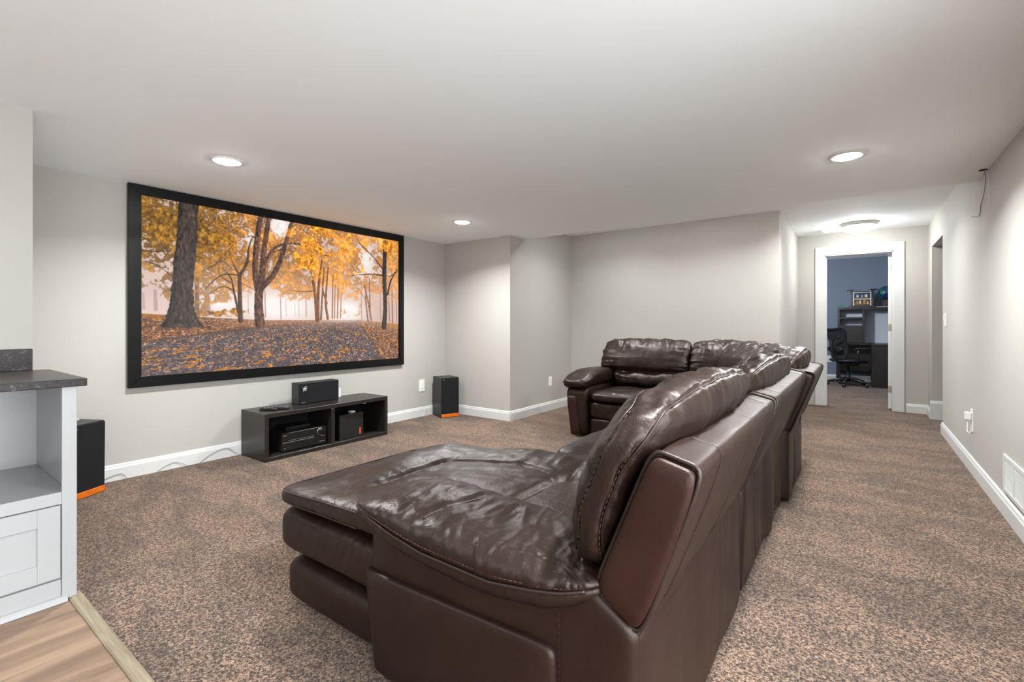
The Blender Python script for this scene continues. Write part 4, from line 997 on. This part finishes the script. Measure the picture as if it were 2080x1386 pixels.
# --- far section facing the camera
def alongX(x0, y): return lambda t, d, z: np.c_[x0 + t, y + d, z]
UP = (.592, .936, [(0, -.105, .07), (.2, -.10, .105), (.5, -.06, .115), (.8, -.005, .11), (1, .03, .08)])
LO = (.452, .628, [(0, -.13, .05), (.3, -.14, .08), (.7, -.13, .085), (1, -.11, .05)])
for x0, x1, sd in ((-2.262, -1.346, 31.0), (-1.334, -.70, 37.0)):
    cushion(alongX(x0, 4.90), x1 - x0, UP, seed=sd, amp=.013, seams=False, e1=4.6, e2=9, end_ht=.85, pull=.004)
    lo = cushion(alongX(max(x0, -2.10), 4.87), x1 - max(x0, -2.10), LO, seed=sd + 3, amp=.016, seams=False, n=(20, 70, 24), e1=3.4, e2=7, end_ht=.7, pull=.004); lo.name = 'lumbar_cushion'
    boxpad('seat_cushion', (max(x0, -2.118), 4.125, .345), (x1, 4.86, .468), LE, (60, 60, 16), 9, 3.5, 2, wrinkle(I3, .006, (6, 8, 6), sd))
    boxpad('footrest_panel', (max(x0, -2.112), 4.148, .20), (x1 - .004, 4.24, .352), LF, (50, 8, 20), 8, 5, 1, wrinkle(I3, .008, (9, 6, 7), sd))
    boxpad('lower_panel', (max(x0, -2.112), 4.155, .03), (x1 - .004, 4.23, .196), LF, (40, 8, 16), 8, 6, 1, wrinkle(I3, .003, (6, 6, 6), sd))
boxpad('seat_base', (-2.11, 4.235, .012), (-1.27, 5.08, .34), LF, (20, 20, 10), 14, 12, 2)
def farback(Q):
    f0 = quadmap([(-.02, .40), (.13, .03), (.26, .80), (.12, .83)], 0, 1.15)(Q); return np.c_[-2.24 + f0[:, 1], 4.90 + f0[:, 0], f0[:, 2]]
padpart('back_frame', (10, 40, 24), 8, 26, 1, farback, LF)
# arm with padded top
def armtop(V, Q):
    V = V.copy(); fr = sstep(4.45, 4.12, V[:, 1]); V[:, 2] -= .035 * fr ** 2; V[:, 2] += .012 * np.sin((V[:, 1] - 4.1) * 4) * np.clip(Q[:, 2], 0, 1); return V
at_ = boxpad('arm_pad', (-2.402, 4.085, .487), (-2.105, 4.98, .640), LE, (36, 70, 22), 5, 2.8, 2, wrinkle(I3, .006, (10, 6, 8), 3), warp=armtop)
V = np.array([(x_, 4.098 + .02 * abs((x_ + 2.25) / .13) ** 3, .556 - .035 * ((x_ + 2.27) / .13) ** 2) for x_ in np.linspace(-2.385, -2.13, 24)]); V[:, 1] -= .006
link('piping', tube_me('piping', V, .004, 6), PI_, at_)
def armwarp(V, Q):
    V = V.copy(); V[:, 0] += np.clip(-Q[:, 0], 0, 1) * .085 * sstep(.5, 0, V[:, 2]); return V
ab = boxpad('arm_body', (-2.368, 4.125, .006), (-2.122, 4.98, .500), LF, (24, 50, 40), 10, 7, 2, wrinkle(I3, .002, (4, 4, 4)), warp=armwarp)
def facewarp(V, Q):
    V = V.copy(); V[:, 0] += np.clip(-Q[:, 0], -1, 1) * 0 + .040 * (1 - sstep(0, .4, V[:, 2])) + .0; return V
boxpad('arm_front_inlay', (-2.335, 4.116, .02), (-2.235, 4.135, .40), LR, (12, 4, 24), 8, 4, 1, parent=ab, warp=facewarp)

# ------------------------------------------------------------------ office seen through the door
dk = tagp(empty('desk_with_hutch', (.45, 10.9, 0)), 'black-brown desk with a hutch and pale back panel in the office', 'desk')
BW = M['blackwood']; M['pale'] = plain('pale_back_panel', (.62, .64, .67), .6, .3)
link('desktop', prism_me('desktop', [(-.36, 11.0), (.172, 11.0), (.172, 10.44), (1.25, 10.44), (1.25, OY - .03), (-.36, OY - .03)], 'z', .725, .757, .002, 1), BW, dk)
box('pedestal', (.175, 10.45, .006), (1.22, 11.2, .7249), BW, dk, .002, 1)
box('leg', (-.355, 11.30, 0), (-.295, 11.37, .7249), BW, dk, .002, 1); box('leg', (-.355, 11.03, 0), (-.320, 11.06, .7249), BW, dk, .002, 1)
box('modesty_panel', (-.29, 11.33, .20), (.174, 11.345, .7249), BW, dk)
hy0, hy1 = 11.04, OY - .035
for x0, x1 in ((-.335, -.300), (.050, .082), (1.21, 1.24)): box('hutch_upright', (x0, hy0, .7572), (x1, hy1, 1.39), BW, dk, .001, 1)
box('hutch_top', (-.335, hy0, 1.3902), (1.24, hy1, 1.432), BW, dk, .001, 1)
for z in (1.062, 1.215): box('hutch_shelf', (-.2999, hy0 + .01, z), (.0499, hy1 - .013, z + .028), BW, dk, .001, 1)
box('hutch_door', (-.2995, hy0, .762), (.0495, hy0 + .018, 1.060), M['blackwood'], dk, .002, 1)
box('hutch_back', (-.2999, hy1 - .012, .758), (1.2099, hy1, 1.3899), M['pale'], dk)

# task chair
ch = tagp(empty('office_chair', (-.16, 10.50, 0), -.86), 'black mesh-back office chair at the desk', 'chair')
BK = M['black']
m, nt, b = newmat('chair_mesh_fabric'); b.inputs['Base Color'].default_value = (.012, .012, .013, 1); b.inputs['Roughness'].default_value = .7
tc = node(nt, 'ShaderNodeTexCoord'); cb = node(nt, 'ShaderNodeTexChecker', Scale=420.0); nt.links.new(tc.outputs['Object'], cb.inputs['Vector'])
mt_ = node(nt, 'ShaderNodeMath', operation='MULTIPLY_ADD'); mt_.inputs[1].default_value = .5; mt_.inputs[2].default_value = .5; nt.links.new(cb.outputs['Fac'], mt_.inputs[0]); nt.links.new(mt_.outputs[0], b.inputs['Alpha'])
M['meshfab'] = m
for k in range(5):
    a_ = 2 * math.pi * k / 5 + .35
    lg = link('base_leg', tube_me('base_leg', [(.03 * math.cos(a_), .03 * math.sin(a_), .125), (.16 * math.cos(a_), .16 * math.sin(a_), .105), (.30 * math.cos(a_), .30 * math.sin(a_), .075)], [.032, .026, .018], 8), BK, ch, loc=(0, 0, 0))
    link('caster', lathe_me('caster', [(0, -.024), (.022, -.024), (.030, -.016), (.030, .016), (.022, .024), (0, .024)], 16), BK, lg, loc=(.31 * math.cos(a_), .31 * math.sin(a_), .031), rot=(math.pi / 2, 0, a_))
link('gas_lift', lathe_me('gas_lift', [(0, .09), (.036, .09), (.036, .16), (.028, .17), (.028, .30), (.018, .30), (.018, .40), (0, .40)], 16), BK, ch, loc=(0, 0, 0))
P, F = soft((20, 20, 8), 4, 2.5); V = P * [.25, .24, .04]; V[:, 2] += .46 - .05 * np.clip(P[:, 1], 0, 1) ** 3; link('seat', mesh('seat', V, F, True), BK, ch, loc=(0, 0, 0))
P, F = soft((10, 10, 6), 5, 4); V = P * [.13, .13, .035]; V[:, 2] += .40; link('tilt_mechanism', mesh('tilt_mechanism', V, F, True), BK, ch, loc=(0, 0, 0))
# chair back: curved mesh sheet in a frame (faces +y, leaning back)
def backpt(u, w):
    hw = ip(w, [0, .25, .55, .85, 1], [.16, .20, .19, .25, .24]); z = .50 + .56 * w - (.035 * (1 - abs(u) ** 2) * (w > .9)) ; y = -.215 - .13 * w + .05 * math.sin(w * math.pi) * 1.0 + .05 * (abs(u) ** 2) * .8 - .0
    return (u * hw, y, z)
gu, gw = 14, 18; V = [backpt(-1 + 2 * i / gu, j / gw) for j in range(gw + 1) for i in range(gu + 1)]
V2 = V + [(x_, y_ - .004, z_) for x_, y_, z_ in V]; n0 = (gu + 1) * (gw + 1)
F = []
for j in range(gw):
    for i in range(gu):
        q = j * (gu + 1) + i; F += [(q, q + 1, q + gu + 2, q + gu + 1), (n0 + q, n0 + q + gu + 1, n0 + q + gu + 2, n0 + q + 1)]
link('back_mesh', mesh('back_mesh', V2, F, True), M['meshfab'], ch, loc=(0, 0, 0))
loop = [backpt(-1 + 2 * i / 12, 0) for i in range(12)] + [backpt(1, j / 14) for j in range(14)] + [backpt(1 - 2 * i / 12, 1) for i in range(12)] + [backpt(-1, 1 - j / 14) for j in range(14)]
link('back_frame', tube_me('back_frame', loop, .014, 8, True), BK, ch, loc=(0, 0, 0))
link('spine', tube_me('spine', spline([(0, -.08, .40), (0, -.24, .46), (0, -.30, .62), (0, -.32, .80)], 16), [.024] * 16, 8) if False else tube_me('spine', spline([(0, -.08, .40), (0, -.24, .46), (0, -.30, .62), (0, -.32, .80)], 16), .020, 8), BK, ch, loc=(0, 0, 0))
for s in (-1, 1):
    link('y_strut', tube_me('y_strut', [(0, -.315, .78), (s * .10, -.335, .85), (s * .2, -.325, .90)], .012, 8), M['wire'] if False else BK, ch, loc=(0, 0, 0))
    ar = link('armrest_post', tube_me('armrest_post', spline([(s * .16, -.02, .42), (s * .27, -.04, .46), (s * .285, -.06, .58), (s * .285, -.03, .66)], 16), .018, 8), BK, ch, loc=(0, 0, 0))
    P, F = soft((10, 20, 6), 3, 2.5); V = P * [.05, .13, .02]; V += [s * .285, .03, .678]; link('arm_pad', mesh('arm_pad', V, F, True), BK, ar, loc=(0, 0, 0))
P, F = soft((14, 4, 8), 4, 3); V = P * [.17, .012, .05]; V[:, 1] += -.262; V[:, 2] += .66; link('lumbar_support', mesh('lumbar_support', V, F, True), BK, ch, loc=(0, 0, 0))
# things on top of the hutch
tz = 1.4322
by = tagp(empty('toy_model', (.045, 11.19, tz)), 'black, white and gold toy building model with flared corners on the hutch', 'toy')
navy = plain('navy_plastic', (.012, .018, .05), .35); gold = plain('gold_plastic', srgb(176, 118, 34), .35); whp = plain('cream_plastic', (.6, .58, .5), .4); brn = plain('brown_plastic', (.06, .03, .015), .4)
lbox('base_plate', (-.20, -.10, 0), (.20, .10, .018), M['black'], by)
lbox('lower_storey', (-.175, -.075, .0181), (.175, .085, .155), brn, by); lbox('upper_storey', (-.170, -.07, .1551), (.170, .08, .285), navy, by)
for z, mt2 in ((.055, gold), (.145, whp), (.155, gold), (.27, whp)): lbox('ledge', (-.135, -.100, z), (.135, -.0755, z + .010), mt2, by)
for x_ in (-.13, .13):
    lbox('column', (x_ - .009, -.102, .03), (x_ + .009, -.0851, .285), whp, by)
for x_, z, w_, h_, mt2 in ((-.07, .07, .03, .05, gold), (-.03, .065, .022, .06, whp), (.035, .07, .035, .065, gold), (.085, .066, .02, .04, whp), (-.07, .185, .03, .045, whp), (.0, .18, .03, .05, M['wire']), (.06, .185, .04, .05, whp), (-.1, .07, .015, .03, brn)):
    lbox('window_detail', (x_ - w_ / 2, -.086, z), (x_ + w_ / 2, -.0756, z + h_), mt2, by, .002, 1)
for s in (-1, 1):
    tw = lbox('tower', (s * .165 - .028, -.06, .2851), (s * .165 + .028, 0.0, .325), M['black'], by)
    lbox('flared_roof', (s * .01 - .055, -.05, .0201), (s * .01 + .055, .05, .032), M['black'], tw, .004, 1)
    lbox('roof_tip', (s * .055 - .012, -.03, .0), (s * .055 + .012, .03, .0200), navy, tw, .003, 1)
lbox('ridge', (-.11, -.03, .2851), (.11, .03, .300), navy, by)
gl = tagp(empty('toy_globe', (.405, 11.17, tz)), 'blue and green toy globe on a brown stand on the hutch', 'globe')
m, nt, b = newmat('globe_map'); tc = node(nt, 'ShaderNodeTexCoord'); n_ = node(nt, 'ShaderNodeTexNoise', Scale=9.0, Detail=2.0); nt.links.new(tc.outputs['Object'], n_.inputs['Vector'])
r_ = ramp(nt, [(.46, (.006, .02, .11)), (.48, (.01, .18, .06)), (.60, (.02, .25, .08)), (.63, (.45, .36, .15))]); r_.color_ramp.interpolation = 'CONSTANT'
nt.links.new(n_.outputs['Fac'], r_.inputs['Fac']); nt.links.new(r_.outputs['Color'], b.inputs['Base Color']); b.inputs['Roughness'].default_value = .35
link('sphere', lathe_me('sphere', [(.125 * math.sin(t), -.125 * math.cos(t)) for t in np.linspace(0, math.pi, 20)], 28), m, gl, loc=(0, 0, .262))
link('ring', tube_me('ring', [(.135 * math.cos(t), 0, .262 + .135 * math.sin(t)) for t in np.linspace(-1.9, 1.3, 24)], .006, 6), brn, gl, loc=(0, 0, 0))
lbox('stand', (-.06, -.06, .012), (.06, .06, .125), brn, gl, .01, 1); lbox('stand_foot', (-.09, -.09, 0), (.09, .09, .0119), M['black'], gl)
gt = tagp(empty('green_toy', (-.285, 11.12, tz)), 'tiny teal toy figure at the left end of the hutch top', 'toy')
teal = plain('teal_plastic', srgb(36, 150, 130), .4)
P, F = soft((8, 8, 8), 2.5, 2.5); link('body', mesh('body', P * [.022, .018, .02] + [0, 0, .0202], F, True), teal, gt, loc=(0, 0, 0)); link('head', mesh('head', P * [.014, .013, .014] + [.012, -.005, .047], F, True), teal, gt, loc=(0, 0, 0))
tagp(box('paper_sheet', (.25, 11.045, tz), (.47, 11.075, tz + .006), M['plastic']), 'thin white booklet at the front edge of the hutch top', 'booklet')
plate('wall_outlet', (-.49, OY, .42), (0, -1), 'white wall plate on the blue office wall behind the chair', 'outlet', .10, .13, 'rocker')
